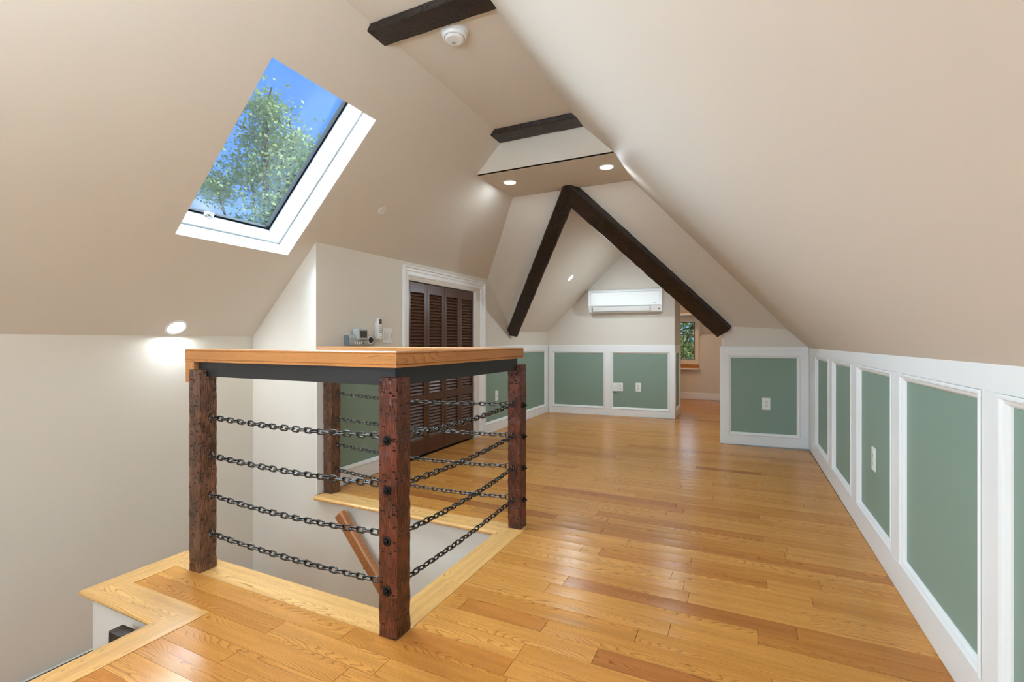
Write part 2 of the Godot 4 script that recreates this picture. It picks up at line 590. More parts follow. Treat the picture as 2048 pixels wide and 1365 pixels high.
func plank(x0: float, x1: float, w: float, u0: float, v0: float) -> ArrayMesh:
	# a slightly cupped strip of flooring lying along x, centred on its own origin, top at y = 0
	var st := begin()
	var cup := 0.0006
	var cols := 5
	var L := x1 - x0
	var gap := 0.0006
	var pts := []
	for k in cols:
		var t := -1.0 + 2.0 * k / (cols - 1)
		var z := t * (w / 2.0 - gap)
		pts.append([z, (t * t - 1.0) * cup * -1.0 - cup if false else (t * t) * cup - cup, Vector3(0, 1, -2.0 * t * cup / (w / 2.0)).normalized()])
	var xa := -L / 2.0 + gap
	var xb := L / 2.0 - gap
	var put := func(x: float, k: int) -> void:
		st.set_normal(pts[k][2])
		st.set_uv(Vector2(u0 + x * 0.72, v0 + pts[k][0] * 2.9))
		st.add_vertex(Vector3(x, pts[k][1], pts[k][0]))
	for k in cols - 1:
		put.call(xa, k)
		put.call(xb, k)
		put.call(xb, k + 1)
		put.call(xa, k)
		put.call(xb, k + 1)
		put.call(xa, k + 1)
	var zl: float = pts[0][0]
	var zr: float = pts[cols - 1][0]
	for e in [[Vector3(xa, 0, zl), Vector3(xb, 0, zl), Vector3(0, 0, -1)], [Vector3(xa, 0, zr), Vector3(xb, 0, zr), Vector3(0, 0, 1)], [Vector3(xa, 0, zl), Vector3(xa, 0, zr), Vector3(-1, 0, 0)], [Vector3(xb, 0, zl), Vector3(xb, 0, zr), Vector3(1, 0, 0)]]:
		tri(st, e[0], e[1], e[1] - Vector3(0, 0.016, 0), e[2])
		tri(st, e[0], e[1] - Vector3(0, 0.016, 0), e[0] - Vector3(0, 0.016, 0), e[2])
	return st.commit()

func row_span(d: float) -> Vector2:
	if d < 1.1: return Vector2(-1.763, 0.57)
	if d < 1.27: return Vector2(-2.262, 0.57)
	if d < 2.34: return Vector2(-1.03, 0.57)
	if d < 5.10: return Vector2(-2.47, 0.57)
	if d < 6.40: return Vector2(-2.45, -0.16)
	if d < 7.02: return Vector2(-0.78, -0.16)
	return Vector2(-2.5, -0.16)

func floor_boards() -> void:
	var f := room("floor", "glossy honey oak strip floor with boards running across the room", "floor")
	# under the boards
	for r in [[-1.763, 0.66, BACK, 1.28], [-2.262, -1.763, 1.12, 1.28], [-1.03, 0.66, 1.28, 2.354], [-2.56, 0.66, 2.354, 8.9], [-3.15, -2.56, 2.30, 4.6]]:
		part("subfloor", box(P(r[0], -0.08, r[2]), P(r[1], -0.0165, r[3])), M["subfloor"], f)
	rng.seed = 77
	var dark := [[1.94, -0.657, 0.176, 6], [1.94, 0.18, 0.57, 5], [2.72, -0.747, 0.106, 5], [2.22, -0.60, 0.10, 5], [3.05, -0.35, 0.1, 5], [1.53, -0.95, -0.62, 5]]
	var count := 0
	var rest := begin()
	var n_rest := 0
	var far_rest := begin()
	var n := 0
	var d := 1.28 - ROW * 7.0
	while d < 8.72:
		var mid := d + ROW / 2.0
		var span := row_span(mid)
		var x := span.x
		var forced := []
		for k in dark:
			if absf(k[0] - mid) < ROW / 2.0:
				forced.append(k)
		var first := true
		while x < span.y - 0.02:
			var len := rng.randf_range(0.45, 1.45) * (0.6 if first else 1.0)
			first = false
			var tint := rng.randi() % 5
			if rng.randf() < 0.06: tint = 5
			if rng.randf() < 0.02: tint = 6
			var e := x + len
			for k in forced:
				if x < k[1] - 0.02 and e > k[1]:
					e = k[1]
				elif absf(x - k[1]) < 0.03:
					e = k[2]
					tint = k[3]
			if span.y - e < 0.22:
				e = span.y
			var tilt := rng.randf_range(-0.003, 0.003)
			var drop := rng.randf_range(0.0, 0.0004)
			var mesh := plank(x, e, ROW, rng.randf() * 7.0, rng.randf() * 7.0)
			var o := P((x + e) / 2.0, -drop, mid)
			if count < 300 and mid < 7.1:
				part("plank", mesh, M["oak_%d" % tint], f, o, Basis(Vector3.RIGHT, tilt))
				count += 1
			else:
				rest.append_from(mesh, 0, Transform3D(Basis(Vector3.RIGHT, tilt), o))
				n_rest += 1
			x = e
			n += 1
		d += ROW
	# out of view behind the camera
	d = 1.28 - ROW * 8.0
	while d > BACK - 0.05:
		rest.append_from(plank(-1.763, 0.57, ROW, rng.randf() * 7.0, rng.randf() * 7.0), 0, Transform3D(Basis(), P((-1.763 + 0.57) / 2.0, 0, d + ROW / 2.0)))
		d -= ROW
	tag(part("far_planks", rest.commit(), M["oak_3"], f), "", "", "", "stuff")
	print("planks ", n, " as parts ", count)
	# nosing boards round the openings: bull-nosed outer edge
	var prof := PackedVector2Array([Vector2(0, -0.024), Vector2(0, 0.001), Vector2(0.118, 0.001), Vector2(0.124, -0.001), Vector2(0.1285, -0.006), Vector2(0.130, -0.0115), Vector2(0.1285, -0.017), Vector2(0.124, -0.022), Vector2(0.118, -0.024)])
	var X := Vector3.RIGHT
	var D := P(0, 0, 1)
	for b in [
		[P(0, 0, 1.1148), -D, X, -2.262, -1.0, -1.763, -1.0],
		[P(-2.262, 0, 0), -X, D, 1.1148, -1.0, 1.28, 0.98],
		[P(0, 0, 1.28), D, X, -2.262, -1.0, -1.03, -1.0],
		[P(-1.03, 0, 0), -X, D, 1.28, 1.0, 2.354, -1.0],
		[P(0, 0, 2.354), -D, X, -2.47, 0.0, -1.03, -1.0],
		[P(-1.763, 0, 0), -X, D, BACK, 0.0, 1.1148, -1.0]]:
		part("nosing", sweep(prof, b[0], b[1], b[2], b[3], b[4], b[5], b[6], true, Vector2(rng.randf() * 5.0, rng.randf() * 5.0)), M["oak_nosing"], f)

# ---------------------------------------------------------------- wainscot
# parts are laid out in the wall's own frame: x along the wall, z = 0 the face of the white boards
func moulding(x0: float, x1: float, y0: float, y1: float) -> ArrayMesh:
	# picture-frame moulding just inside an opening of the white boards, mitred at the corners
	var st := begin()
	var prof := [[0.0, 0.001], [0.004, 0.004], [0.010, 0.004], [0.013, -0.002], [0.022, -0.005], [0.028, -0.012], [0.030, -0.018]]
	for k in prof.size() - 1:
		var a: Array = prof[k]
		var b: Array = prof[k + 1]
		var ra := [Vector3(x0 + a[0], y0 + a[0], a[1]), Vector3(x1 - a[0], y0 + a[0], a[1]), Vector3(x1 - a[0], y1 - a[0], a[1]), Vector3(x0 + a[0], y1 - a[0], a[1])]
		var rb := [Vector3(x0 + b[0], y0 + b[0], b[1]), Vector3(x1 - b[0], y0 + b[0], b[1]), Vector3(x1 - b[0], y1 - b[0], b[1]), Vector3(x0 + b[0], y1 - b[0], b[1])]
		for i in 4:
			var j := (i + 1) % 4
			quad(st, ra[i], ra[j], rb[j], rb[i], (ra[i] + rb[j]) / 2.0 - Vector3(0, 0, 1))
	for i in 1:
		var e := [Vector3(x0, y0, 0), Vector3(x1, y0, 0), Vector3(x1, y1, 0), Vector3(x0, y1, 0)]
		for k in 4:
			var j := (k + 1) % 4
			quad(st, e[k], e[j], e[j] + Vector3(0, 0, 0.001), e[k] + Vector3(0, 0, 0.001), (e[0] + e[2]) / 2.0)
	return st.commit()

# panels: green openings [x0, x1]; w0, w1: where the white boards begin and end
func wainscot(w: Node3D, w0: float, w1: float, panels: Array, y0 := 0.125, y1 := 0.836, top := 0.945, thick := 0.10) -> void:
	var wt: Material = M["white_trim"]
	var m := 0.030
	part("base_rail", box(Vector3(w0, 0, -0.02), Vector3(w1, y0 - m, 0), 0.0015), wt, w)
	part("top_rail", box(Vector3(w0, y1 + m, -0.02), Vector3(w1, top, 0), 0.0015), wt, w)
	var x := w0
	for p in panels + [[w1 + m, 0]]:
		if p[0] - m - x > 0.003:
			part("stile", box(Vector3(x, y0 - m, -0.02), Vector3(p[0] - m, y1 + m, -0.0003), 0.001), wt, w)
		x = p[1] + m
	for p in panels:
		part("green_panel", box(Vector3(p[0] - 0.005, y0 - 0.005, -0.03), Vector3(p[1] + 0.005, y1 + 0.005, -0.0165)), M["green_paint"], w)
		part("moulding", moulding(p[0] - m, p[1] + m, y0 - m, y1 + m), wt, w)

func wainscot_walls() -> void:
	var wp: Material = M["wall_paint"]
	# right wall: far corner to the gable wall
	var t := wall_frame(0.575, 5.163, 0.560, BACK)
	var w := room("wall_right", "long low wall of white framed sage green panels under the right slope", "wall", t)
	var L := 6.96
	part("plaster", box(Vector3(-0.3, -0.1, -0.13), Vector3(L, 0.945, -0.02)), wp, w)
	var pan := []
	for k in [[4.704, 4.105], [3.885, 3.314], [3.111, 2.506], [2.337, 1.683], [1.53, 0.90], [0.72, 0.1], [-0.08, -0.7], [-0.88, -1.6]]:
		pan.append([5.163 - k[0], 5.163 - k[1]])
	wainscot(w, 0.0, L, pan, 0.145, 0.842, 0.949)
	outlet(t, 5.163 - 2.837, 0.43, -0.0165, "white wall plate on the third green panel of the long wall", "duplex")
	# short wall beside the passage
	t = wall_frame(-0.176, 5.104, 0.575, 5.163)
	w = room("wall_front_short", "short white framed wall with one green panel between passage and long wall", "wall", t)
	L = 0.753
	part("plaster", slab([Vector3(0.03, -0.1, -0.02), Vector3(0.80, -0.1, -0.02), Vector3(0.80, 0.96, -0.02), Vector3(0.57, 1.19, -0.02), Vector3(0.03, 1.17, -0.02)], Vector3(0, 0, -0.12)), wp, w)
	wainscot(w, 0.0, L, [[0.104, 0.656]], 0.121, 0.835, 0.947)
	outlet(t, 0.404, 0.402, -0.0165, "white duplex outlet on the single green panel beside the passage", "duplex")
	# wall with the air conditioner: a thick block closing the nook
	t = wall_frame(-2.42, 6.30, -0.752, 6.443)
	w = room("wall_nook", "end wall of the nook with two green panels below the air conditioner", "wall", t)
	L = 1.674
	part("plaster", slab([Vector3(-0.06, -0.1, -0.02), Vector3(L - 0.012, -0.1, -0.02), Vector3(L - 0.012, 1.80, -0.02), Vector3(1.10, 2.34, -0.02), Vector3(-0.06, 1.19, -0.02)], Vector3(0, 0, -0.54)), wp, w)
	wainscot(w, 0.0, L, [[0.075, 0.750], [0.888, 1.583]], 0.118, 0.832, 0.942)
	outlet(t, 0.915, 0.385, 0.0, "white plate with a coaxial jack, beside the duplex outlet under the air conditioner", "blank")
	outlet(t, 0.982, 0.385, -0.0165, "white duplex outlet touching the coaxial plate below the air conditioner", "duplex")
	outlet(t, 1.216, 0.39, -0.0165, "white outlet standing alone on the right green panel below the air conditioner", "duplex")
	t = wall_frame(-0.752, 6.443, -0.742, 7.01)
	w = room("wall_nook_return", "narrow panelled end of the nook wall facing the passage", "wall", t)
	part("plaster", box(Vector3(0.005, 0.94, -0.02), Vector3(0.56, 1.72, -0.005)), wp, w)
	wainscot(w, 0.0, 0.567, [[0.09, 0.46]], 0.125, 0.836, 0.945)
	# closet wall, running on into the nook; opening for the louvred doors
	t = wall_frame(-2.480, 2.262, -2.441, 6.33)
	w = room("wall_closet", "beige closet wall with green panels, running from stairwell to nook", "wall", t)
	var z0 := 2.262
	var a := 3.205 - z0
	var b := 4.315 - z0
	part("plaster", slab([Vector3(0.0, -0.06, -0.02), Vector3(a, -0.06, -0.02), Vector3(a, 1.515, -0.02), Vector3(b, 1.515, -0.02), Vector3(b, -0.06, -0.02), Vector3(4.1, -0.06, -0.02), Vector3(4.1, 1.14, -0.02), Vector3(2.86, 1.14, -0.02), Vector3(2.25, 1.74, -0.02), Vector3(0.0, 1.68, -0.02)], Vector3(0, 0, -0.09)), wp, w)
	part("plaster_upper", slab([Vector3(0.0, 0.93, -0.006), Vector3(a, 0.93, -0.006), Vector3(a, 1.515, -0.006), Vector3(b, 1.515, -0.006), Vector3(b, 0.93, -0.006), Vector3(4.1, 0.93, -0.006), Vector3(4.1, 1.14, -0.006), Vector3(2.86, 1.14, -0.006), Vector3(2.25, 1.74, -0.006), Vector3(0.0, 1.68, -0.006)], Vector3(0, 0, -0.0135)), wp, w)
	wainscot(w, 0.0, 3.131 - z0, [[0.115, 3.131 - z0 - 0.03]], 0.125, 0.845, 0.945)
	wainscot(w, 4.483 - z0, 4.06, [[4.483 - z0 + 0.03, 6.21 - z0]], 0.120, 0.848, 0.945)
	outlet(t, 4.788 - z0, 0.385, -0.0165, "white wall plate on the green panel beside the closet casing", "blank")

# ---------------------------------------------------------------- windows
func windows() -> void:
	# roof window
	var ex := Vector3(1, 1, 0).normalized()      # up the slope
	var ez := P(0, 0, 1)                         # along the roof
	var n := Vector3(-1, 1, 0).normalized()      # outwards
	var c := P(-2.2295, -2.2295 + KL, 1.795)
	var hw := 1.0112 / 2.0
	var hd := 0.335
	var b := Basis(ex, n, -ez if ex.cross(n).dot(-ez) > 0.0 else ez)
	var w := room("window_1", "roof window with deep white shaft and black seal", "window", Transform3D(b, c))
	var ring := func(called: String, in_x: float, in_z: float, wall: float, y0: float, y1: float, m: Material) -> void:
		for s in [-1.0, 1.0]:
			part(called, box(Vector3(s * in_x, y0, -in_z - wall), Vector3(s * (in_x + wall), y1, in_z + wall), 0.002), m, w)
			part(called, box(Vector3(-in_x, y0, s * in_z), Vector3(in_x, y1, s * (in_z + wall)), 0.002), m, w)
	ring.call("shaft_board", hw, hd, 0.03, 0.001, 0.110, M["shaft_white"])
	ring.call("frame", hw - 0.010, hd - 0.010, 0.05, 0.113, 0.245, M["sash_white"])
	ring.call("seal", hw - 0.022, hd - 0.022, 0.018, 0.238, 0.262, M["rubber"])
	ring.call("sash", hw - 0.012, hd - 0.012, 0.06, 0.262, 0.285, M["rubber"])
	part("pane", box(Vector3(-hw, 0.270, -hd), Vector3(hw, 0.274, hd)), M["glass"], w)
	var h := part("latch", box(Vector3(-hw + 0.005, 0.225, -0.028), Vector3(-hw + 0.035, 0.240, 0.028), 0.004), M["chrome"], w, Vector3(0, 0, 0.07))
	part("latch_lever", box(Vector3(-hw + 0.006, 0.208, -0.012), Vector3(-hw + 0.02, 0.228, 0.012), 0.003), M["chrome"], h)
	# casement at the end of the passage
	var t := wall_frame(-1.26, 8.745, -0.62, 8.745)
	w = room("window_2", "casement window with small panes and cream casing over green leaves", "window", t)
	var ct: Material = M["cream_trim"]
	part("casing", box(Vector3(-0.02, 0.60, -0.01), Vector3(0.05, 1.43, 0.02), 0.003), ct, w)
	part("casing", box(Vector3(0.565, 0.60, -0.01), Vector3(0.628, 1.43, 0.02), 0.003), ct, w)
	part("casing", box(Vector3(0.05, 1.33, -0.01), Vector3(0.565, 1.43, 0.019), 0.003), ct, w)
	part("casing", box(Vector3(0.05, 0.60, -0.01), Vector3(0.565, 0.68, 0.019), 0.003), ct, w)
	part("sill", box(Vector3(-0.04, 0.505, -0.01), Vector3(0.64, 0.535, 0.07), 0.006), ct, w)
	part("apron", box(Vector3(0.0, 0.535, -0.01), Vector3(0.628, 0.60, 0.012), 0.003), M["oak_5"], w)
	for x in [0.05, 0.215, 0.384, 0.548]:
		part("muntin", box(Vector3(x - (0.0 if x < 0.1 else 0.006), 0.68, -0.035), Vector3(x + (0.012 if x < 0.1 else (0.006 if x < 0.5 else 0.017)), 1.33, -0.02)), M["muntin"], w)
	for y in [0.68, 0.901, 1.108, 1.318]:
		part("muntin", box(Vector3(0.05, y - 0.005, -0.034), Vector3(0.565, y + 0.008, -0.021)), M["muntin"], w)
	for i in 3:
		for j in 3:
			var x0: float = [0.06, 0.221, 0.390][i]
			var x1: float = [0.209, 0.378, 0.55][i]
			var y0: float = [0.688, 0.909, 1.116][j]
			var y1: float = [0.896, 1.103, 1.313][j]
			part("pane", box(Vector3(x0, y0, -0.029), Vector3(x1, y1, -0.027)), M["glass"], w)
	# gable window added behind the camera as a source of fill light
	w = room("window_3", "added unseen two-pane gable window that fills the room with light, opposite the nook", "window", wall_frame(-0.68, BACK, -1.72, BACK))
	for x in [0.0, 0.5, 1.0]:
		part("frame", box(Vector3(x, 0.78, -0.08), Vector3(x + 0.04, 1.92, 0.01), 0.003), M["white_trim"], w)
	for y in [0.78, 1.88]:
		part("frame", box(Vector3(0.04, y, -0.08), Vector3(1.0, y + 0.04, 0.009), 0.003), M["white_trim"], w)
	part("pane", box(Vector3(0.04, 0.82, -0.05), Vector3(0.5, 1.88, -0.046)), M["glass"], w)
	part("pane", box(Vector3(0.54, 0.82, -0.05), Vector3(1.0, 1.88, -0.046)), M["glass"], w)
	part("sill", box(Vector3(-0.05, 0.75, -0.02), Vector3(1.09, 0.78, 0.05), 0.005), M["white_trim"], w)

# ---------------------------------------------------------------- closet doors
func closet_door() -> void:
	var t := wall_frame(-2.480, 2.262, -2.441, 6.33)
	var z0 := 2.262
	# casing with a stepped profile, mitred
	var c := room("trim_1", "white stepped door casing round the dark louvred closet doors", "casing", t)
	var x0 := 3.131 - z0
	var x1 := 4.483 - z0
	var yt := 1.622
	var prof := [[0.0, -0.02], [0.0, 0.016], [0.012, 0.018], [0.018, 0.010], [0.036, 0.008], [0.044, 0.003], [0.070, 0.001], [0.078, -0.002], [0.084, -0.012], [0.084, -0.022]]
	for side in 3:
		var st := begin()
		for k in prof.size() - 1:
			var a: Array = prof[k]
			var b: Array = prof[k + 1]
			var q := []
			if side == 0:
				q = [Vector3(x0 + a[0], 0, a[1]), Vector3(x0 + a[0], yt - a[0], a[1]), Vector3(x0 + b[0], yt - b[0], b[1]), Vector3(x0 + b[0], 0, b[1])]
			elif side == 1:
				q = [Vector3(x1 - a[0], 0, a[1]), Vector3(x1 - a[0], yt - a[0], a[1]), Vector3(x1 - b[0], yt - b[0], b[1]), Vector3(x1 - b[0], 0, b[1])]
			else:
				q = [Vector3(x0 + a[0], yt - a[0], a[1]), Vector3(x1 - a[0], yt - a[0], a[1]), Vector3(x1 - b[0], yt - b[0], b[1]), Vector3(x0 + b[0], yt - b[0], b[1])]
			var mid: Vector3 = (q[0] + q[1] + q[2] + q[3]) / 4.0
			quad(st, q[0], q[1], q[2], q[3], Vector3(clampf(mid.x, x0 + 0.04, x0 + 0.05) if side == 0 else (clampf(mid.x, x1 - 0.05, x1 - 0.04) if side == 1 else mid.x), mid.y if side < 2 else yt - 0.045, -0.03))
		part("casing_board", st.commit(), M["white_trim"], c)
	# jamb lining
	for k in [[3.205 - z0, 3.219 - z0], [4.301 - z0, 4.315 - z0]]:
		part("jamb", box(Vector3(k[0], 0, -0.10), Vector3(k[1], 1.515, -0.012)), M["white_trim"], c)
	part("head", box(Vector3(3.205 - z0, 1.508, -0.10), Vector3(4.315 - z0, 1.538, -0.012)), M["white_trim"], c)
	var door := room("door_1", "dark brown louvred bifold closet doors in a white casing", "door", t)
	var e := [3.221 - z0, 3.444 - z0, 3.736 - z0, 4.034 - z0, 4.299 - z0]
	e = [0.959, 1.2285, 1.498, 1.7675, 2.037]
	var dw: Material = M["door_wood"]
	for k in 4:
		var leaf := Node3D.new()
		leaf.name = "leaf"
		door.add_child(leaf, true)
		leaf.position = Vector3(e[k] + 0.0015, 0.012, -0.050)
		var W: float = e[k + 1] - e[k] - 0.003
		var H := 1.488
		var sw := 0.036
		for x in [0.0, W - sw]:
			part("stile", grain_box(Vector3(x, 0, 0), Vector3(x + sw, H, 0.028), 0.002, 1, k * 2.3 + x), dw, leaf)
		for y in [[0.0, 0.14], [0.455, 0.52], [H - 0.085, H]]:
			part("rail", grain_box(Vector3(sw, y[0], 0.001), Vector3(W - sw, y[1], 0.027), 0.0015, 0, k * 1.7 + y[0]), dw, leaf)
		var slat := grain_box(Vector3(sw - 0.004, -0.0150, -0.0035), Vector3(W - sw + 0.004, 0.0150, 0.0035), 0.002, 0, k * 0.37)
		for run in [[0.14, 0.455], [0.52, H - 0.085]]:
			var cnt := int(round((run[1] - run[0]) / 0.0285))
			for i in cnt:
				var y: float = run[0] + (i + 0.5) * (run[1] - run[0]) / cnt
				part("slat", slat, dw, leaf, Vector3(0, y, 0.012), Basis(Vector3.RIGHT, deg_to_rad(-34.0)))

# a box whose wood grain runs along one axis (0 x, 1 y, 2 z)
func grain_box(lo: Vector3, hi: Vector3, bevel: float, along: int, shift := 0.0) -> ArrayMesh:
	var src := box(lo, hi, bevel)
	var a := src.surface_get_arrays(0)
	var v: PackedVector3Array = a[Mesh.ARRAY_VERTEX]
	var nn: PackedVector3Array = a[Mesh.ARRAY_NORMAL]
	var uv := PackedVector2Array()
	var o1 := (along + 1) % 3
	var o2 := (along + 2) % 3
	for i in v.size():
		var across := v[i][o1] if absf(nn[i][o2]) > absf(nn[i][o1]) else v[i][o2]
		uv.append(Vector2(v[i][along] * 0.8 + shift, across * 3.0 + shift * 0.7))
	a[Mesh.ARRAY_TEX_UV] = uv
	var m := ArrayMesh.new()
	m.add_surface_from_arrays(Mesh.PRIMITIVE_TRIANGLES, a)
	return m

# ---------------------------------------------------------------- railing with posts, steel bar, wooden cap
# adds a hewn box to st: sides wander a little, corners are worn; uv: u round the post, v up it
func add_hewn(st: SurfaceTool, lo: Vector3, hi: Vector3, rough_by: float, nz: FastNoiseLite, uv_shift: Vector2, steps := 40) -> void:
	var c := (lo + hi) / 2.0
	var h := (hi - lo) / 2.0
	var r := 0.006
	var ring := []
	# rounded square outline
	var corners := [[1, 1, 0.0], [-1, 1, 0.5], [-1, -1, 1.0], [1, -1, 1.5]]
	var per_side := 3
	for i in 4:
		var k: Array = corners[i]
		for j in 3:
			var w: float = PI * (k[2] + 0.25 * j)
			ring.append([k[0] * (h.x - r) + r * cos(w), k[1] * (h.z - r) + r * sin(w), Vector3(cos(w), 0, sin(w))])
		var k2: Array = corners[(i + 1) % 4]
		var w2: float = PI * (k[2] + 0.5)
		for j in range(1, per_side):
			var f := float(j) / per_side
			var a := Vector2(k[0] * (h.x - r) + r * cos(w2), k[1] * (h.z - r) + r * sin(w2))
			var b := Vector2(k2[0] * (h.x - r) + r * cos(w2), k2[1] * (h.z - r) + r * sin(w2))
			var p := a.lerp(b, f)
			ring.append([p.x, p.y, Vector3(cos(w2), 0, sin(w2))])
	var n := ring.size()
	var peri := PackedFloat32Array([0.0])
	for k in n:
		var a: Array = ring[k]
		var b: Array = ring[(k + 1) % n]
		peri.append(peri[k] + Vector2(a[0] - b[0], a[1] - b[1]).length())
	var grid := []
	for i in steps + 1:
		var y := lerpf(lo.y, hi.y, float(i) / steps)
		var row := []
		for k in n:
			var q: Array = ring[k]
			var nn: Vector3 = q[2]
			var off := nz.get_noise_3d(q[0] * 900.0 + c.x * 3000.0, y * 600.0, q[1] * 900.0) * rough_by
			row.append(Vector3(c.x + q[0], y, c.z + q[1]) + nn * off)
		grid.append(row)
	var add := func(i: int, k: int) -> void:
		var kk := k % n
		st.set_normal(ring[kk][2])
		st.set_uv(uv_shift + Vector2(peri[k] * 2.6, -grid[i][kk].y * 1.5))
		st.add_vertex(grid[i][kk])
	for i in steps:
		for k in n:
			add.call(i, k)
			add.call(i, k + 1)
			add.call(i + 1, k + 1)
			add.call(i, k)
			add.call(i + 1, k + 1)
			add.call(i + 1, k)
	for end in [0, steps]:
		var mid := Vector3(c.x, float(grid[end][0].y) + (0.003 if end else 0.0), c.z)
		var up := Vector3.DOWN if end == 0 else Vector3.UP
		for k in n:
			tri(st, mid, grid[end][k], grid[end][(k + 1) % n], up)

const POST := 0.077
const LEVELS := [0.668, 0.500, 0.330, 0.162]

func railing() -> void:
	var r := thing("stair_railing", "stairwell railing of hammered dark posts, black steel bar and oak cap", "railing")
	var nz := noise(8, 0.05, 3)
	# posts: [x, depth, lips (dx, dd)], the lips keep the steel bar in place
	var posts := [
		[-2.132, 1.318, [[0, -1]], "post_wood_dark"],
		[-1.070, 1.312, [[0, -1], [1, 0]], "post_wood"],
		[-1.085, 2.344, [[1, 0]], "post_wood"],
		[-2.440, 2.352, [[0, 1]], "post_wood_dark"]]
	var rods := []
	for i in 4:
		var p: Array = posts[i]
		var st := begin()
		var h := POST / 2.0
		add_hewn(st, Vector3(-h, 0, -h), Vector3(h, 0.846, h), 0.0035, nz, Vector2(i * 0.37, i * 0.21), 48)
		for l in p[2]:
			var lo := Vector3(-h, 0.83, -h)
			var hi := Vector3(h, 0.874, h)
			if l[0] > 0: lo.x = h - 0.034
			if l[1] < 0: lo.z = h - 0.034
			if l[1] > 0: hi.z = -h + 0.034
			add_hewn(st, lo, hi, 0.003, nz, Vector2(i * 0.37 + 0.5, i * 0.21), 6)
		var post := part("post", st.commit(), M[p[3]], r, P(p[0], 0.001, p[1]))
		rods.append(post)
	# steel bars
	var sd: Material = M["steel_dark"]
	part("steel_bar", box(P(-2.158, 0.845, 1.315), P(-1.0705, 0.909, 1.355), 0.001), sd, r)
	part("steel_bar", box(P(-1.110, 0.845, 1.3555), P(-1.070, 0.909, 2.2745), 0.001), sd, r)
	part("steel_bar", box(P(-2.47, 0.845, 2.275), P(-1.070, 0.909, 2.315), 0.001), sd, r)
	# wooden cap: profile measured outwards from its inner edge
	var prof := PackedVector2Array([Vector2(0.0, 0.909), Vector2(0.09, 0.909), Vector2(0.09, 0.916), Vector2(0.087, 0.918), Vector2(0.09, 0.921), Vector2(0.09, 0.955), Vector2(0.0875, 0.9565), Vector2(0.090, 0.958), Vector2(0.0895, 0.962), Vector2(0.086, 0.965), Vector2(0.004, 0.965), Vector2(0.0, 0.961)])
	var X := Vector3.RIGHT
	var D := P(0, 0, 1)
	var cap: Material = M["oak_rail"]
	part("cap_rail", sweep(prof, P(0, 0, 1.38), -D, X, -2.214, 0.0, -1.135, 1.0, true, Vector2(0.1, 0.3)), cap, r)
	part("cap_rail", sweep(prof, P(-1.135, 0, 0), X, D, 1.38, -1.0, 2.25, 1.0, true, Vector2(1.7, 0.9)), cap, r)
	part("cap_rail", sweep(prof, P(0, 0, 2.25), D, X, -2.465, 0.0, -1.135, 1.0, true, Vector2(2.9, 1.6)), cap, r)
	part("cap_end", grain_box(P(-2.214, 0.818, 1.291), P(-2.168, 0.909, 1.379), 0.003, 1, 0.4), cap, r)
	part("cap_end_bead", grain_box(P(-2.168, 0.845, 1.294), P(-2.160, 0.909, 1.376), 0.002, 1, 0.9), cap, r)
	# screw eyes and bolts on the posts
	var eye := eye_mesh()
	var bolt := lathe([[0.0, 0.0], [0.0165, 0.0], [0.0165, 0.003], [0.015, 0.0045], [0.009, 0.0045]], 20)
	var nut := lathe([[0.0092, 0.004], [0.0092, 0.011], [0.0078, 0.0125], [0.0045, 0.0125], [0.0045, 0.017], [0.0035, 0.0185], [0.0, 0.0185]], 6)
	var sides := [
		[0, 1, P(1, 0, 0), "platform", 28],
		[1, 2, P(0, 0, 1), "open floor", 27],
		[3, 2, P(1, 0, 0), "closet", 38]]
	var rank := ["topmost", "second highest", "third highest", "lowest"]
	var side_text := ["of the railing side along the landing platform", "of the railing side along the open floor", "of the railing side nearest the closet doors"]
	for si in 3:
		var s: Array = sides[si]
		var dir: Vector3 = s[2]
		var pa: MeshInstance3D = rods[s[0]]
		var pb: MeshInstance3D = rods[s[1]]
		for k in 4:
			var y: float = LEVELS[k] - (0.012 if si == 2 else (0.004 if si == 1 else 0.0))
			var turn := Basis(dir, Vector3.UP, dir.cross(Vector3.UP))
			var back := Basis(-dir, Vector3.UP, (-dir).cross(Vector3.UP))
			part("screw_eye", eye, M["iron"], pa, dir * (POST / 2.0) + Vector3(0, y, 0), turn)
			part("screw_eye", eye, M["iron"], pb, -dir * (POST / 2.0) + Vector3(0, y, 0), back)
			for e in [[pa, -dir], [pb, dir]]:
				var o: Vector3 = e[1]
				if (e[0] == rods[0] or e[0] == rods[3]) and si != 1 or si == 0:
					continue
				var bt := Basis(o.cross(Vector3.UP), o, Vector3.UP)
				var wsh := part("washer", bolt, M["iron_black"], e[0], o * (POST / 2.0 + 0.001) + Vector3(0, y, 0), bt)
				part("nut", nut, M["iron_black"], e[0], o * (POST / 2.0 + 0.001) + Vector3(0, y, 0), bt)
			chain(pa.position + dir * (POST / 2.0 + 0.0325) + Vector3(0, y, 0), pb.position - dir * (POST / 2.0 + 0.0325) + Vector3(0, y, 0), s[4], "%s iron chain %s" % [rank[k], side_text[si]], si)

func eye_mesh() -> ArrayMesh:
	# open screw eye: shank along +x out of the post, ring in the x-y plane
	var pts := [Vector3(-0.012, 0, 0), Vector3(0.002, 0, 0)]
	var R := 0.0145
	var c := Vector3(0.0195, 0, 0)
	for k in 19:
		var w := PI + 0.35 + (TAU - 0.75) * k / 18.0
		pts.append(c + Vector3(cos(w), sin(w), 0) * R)
	return tube(pts, 0.0031, 8)

var link_mesh: ArrayMesh

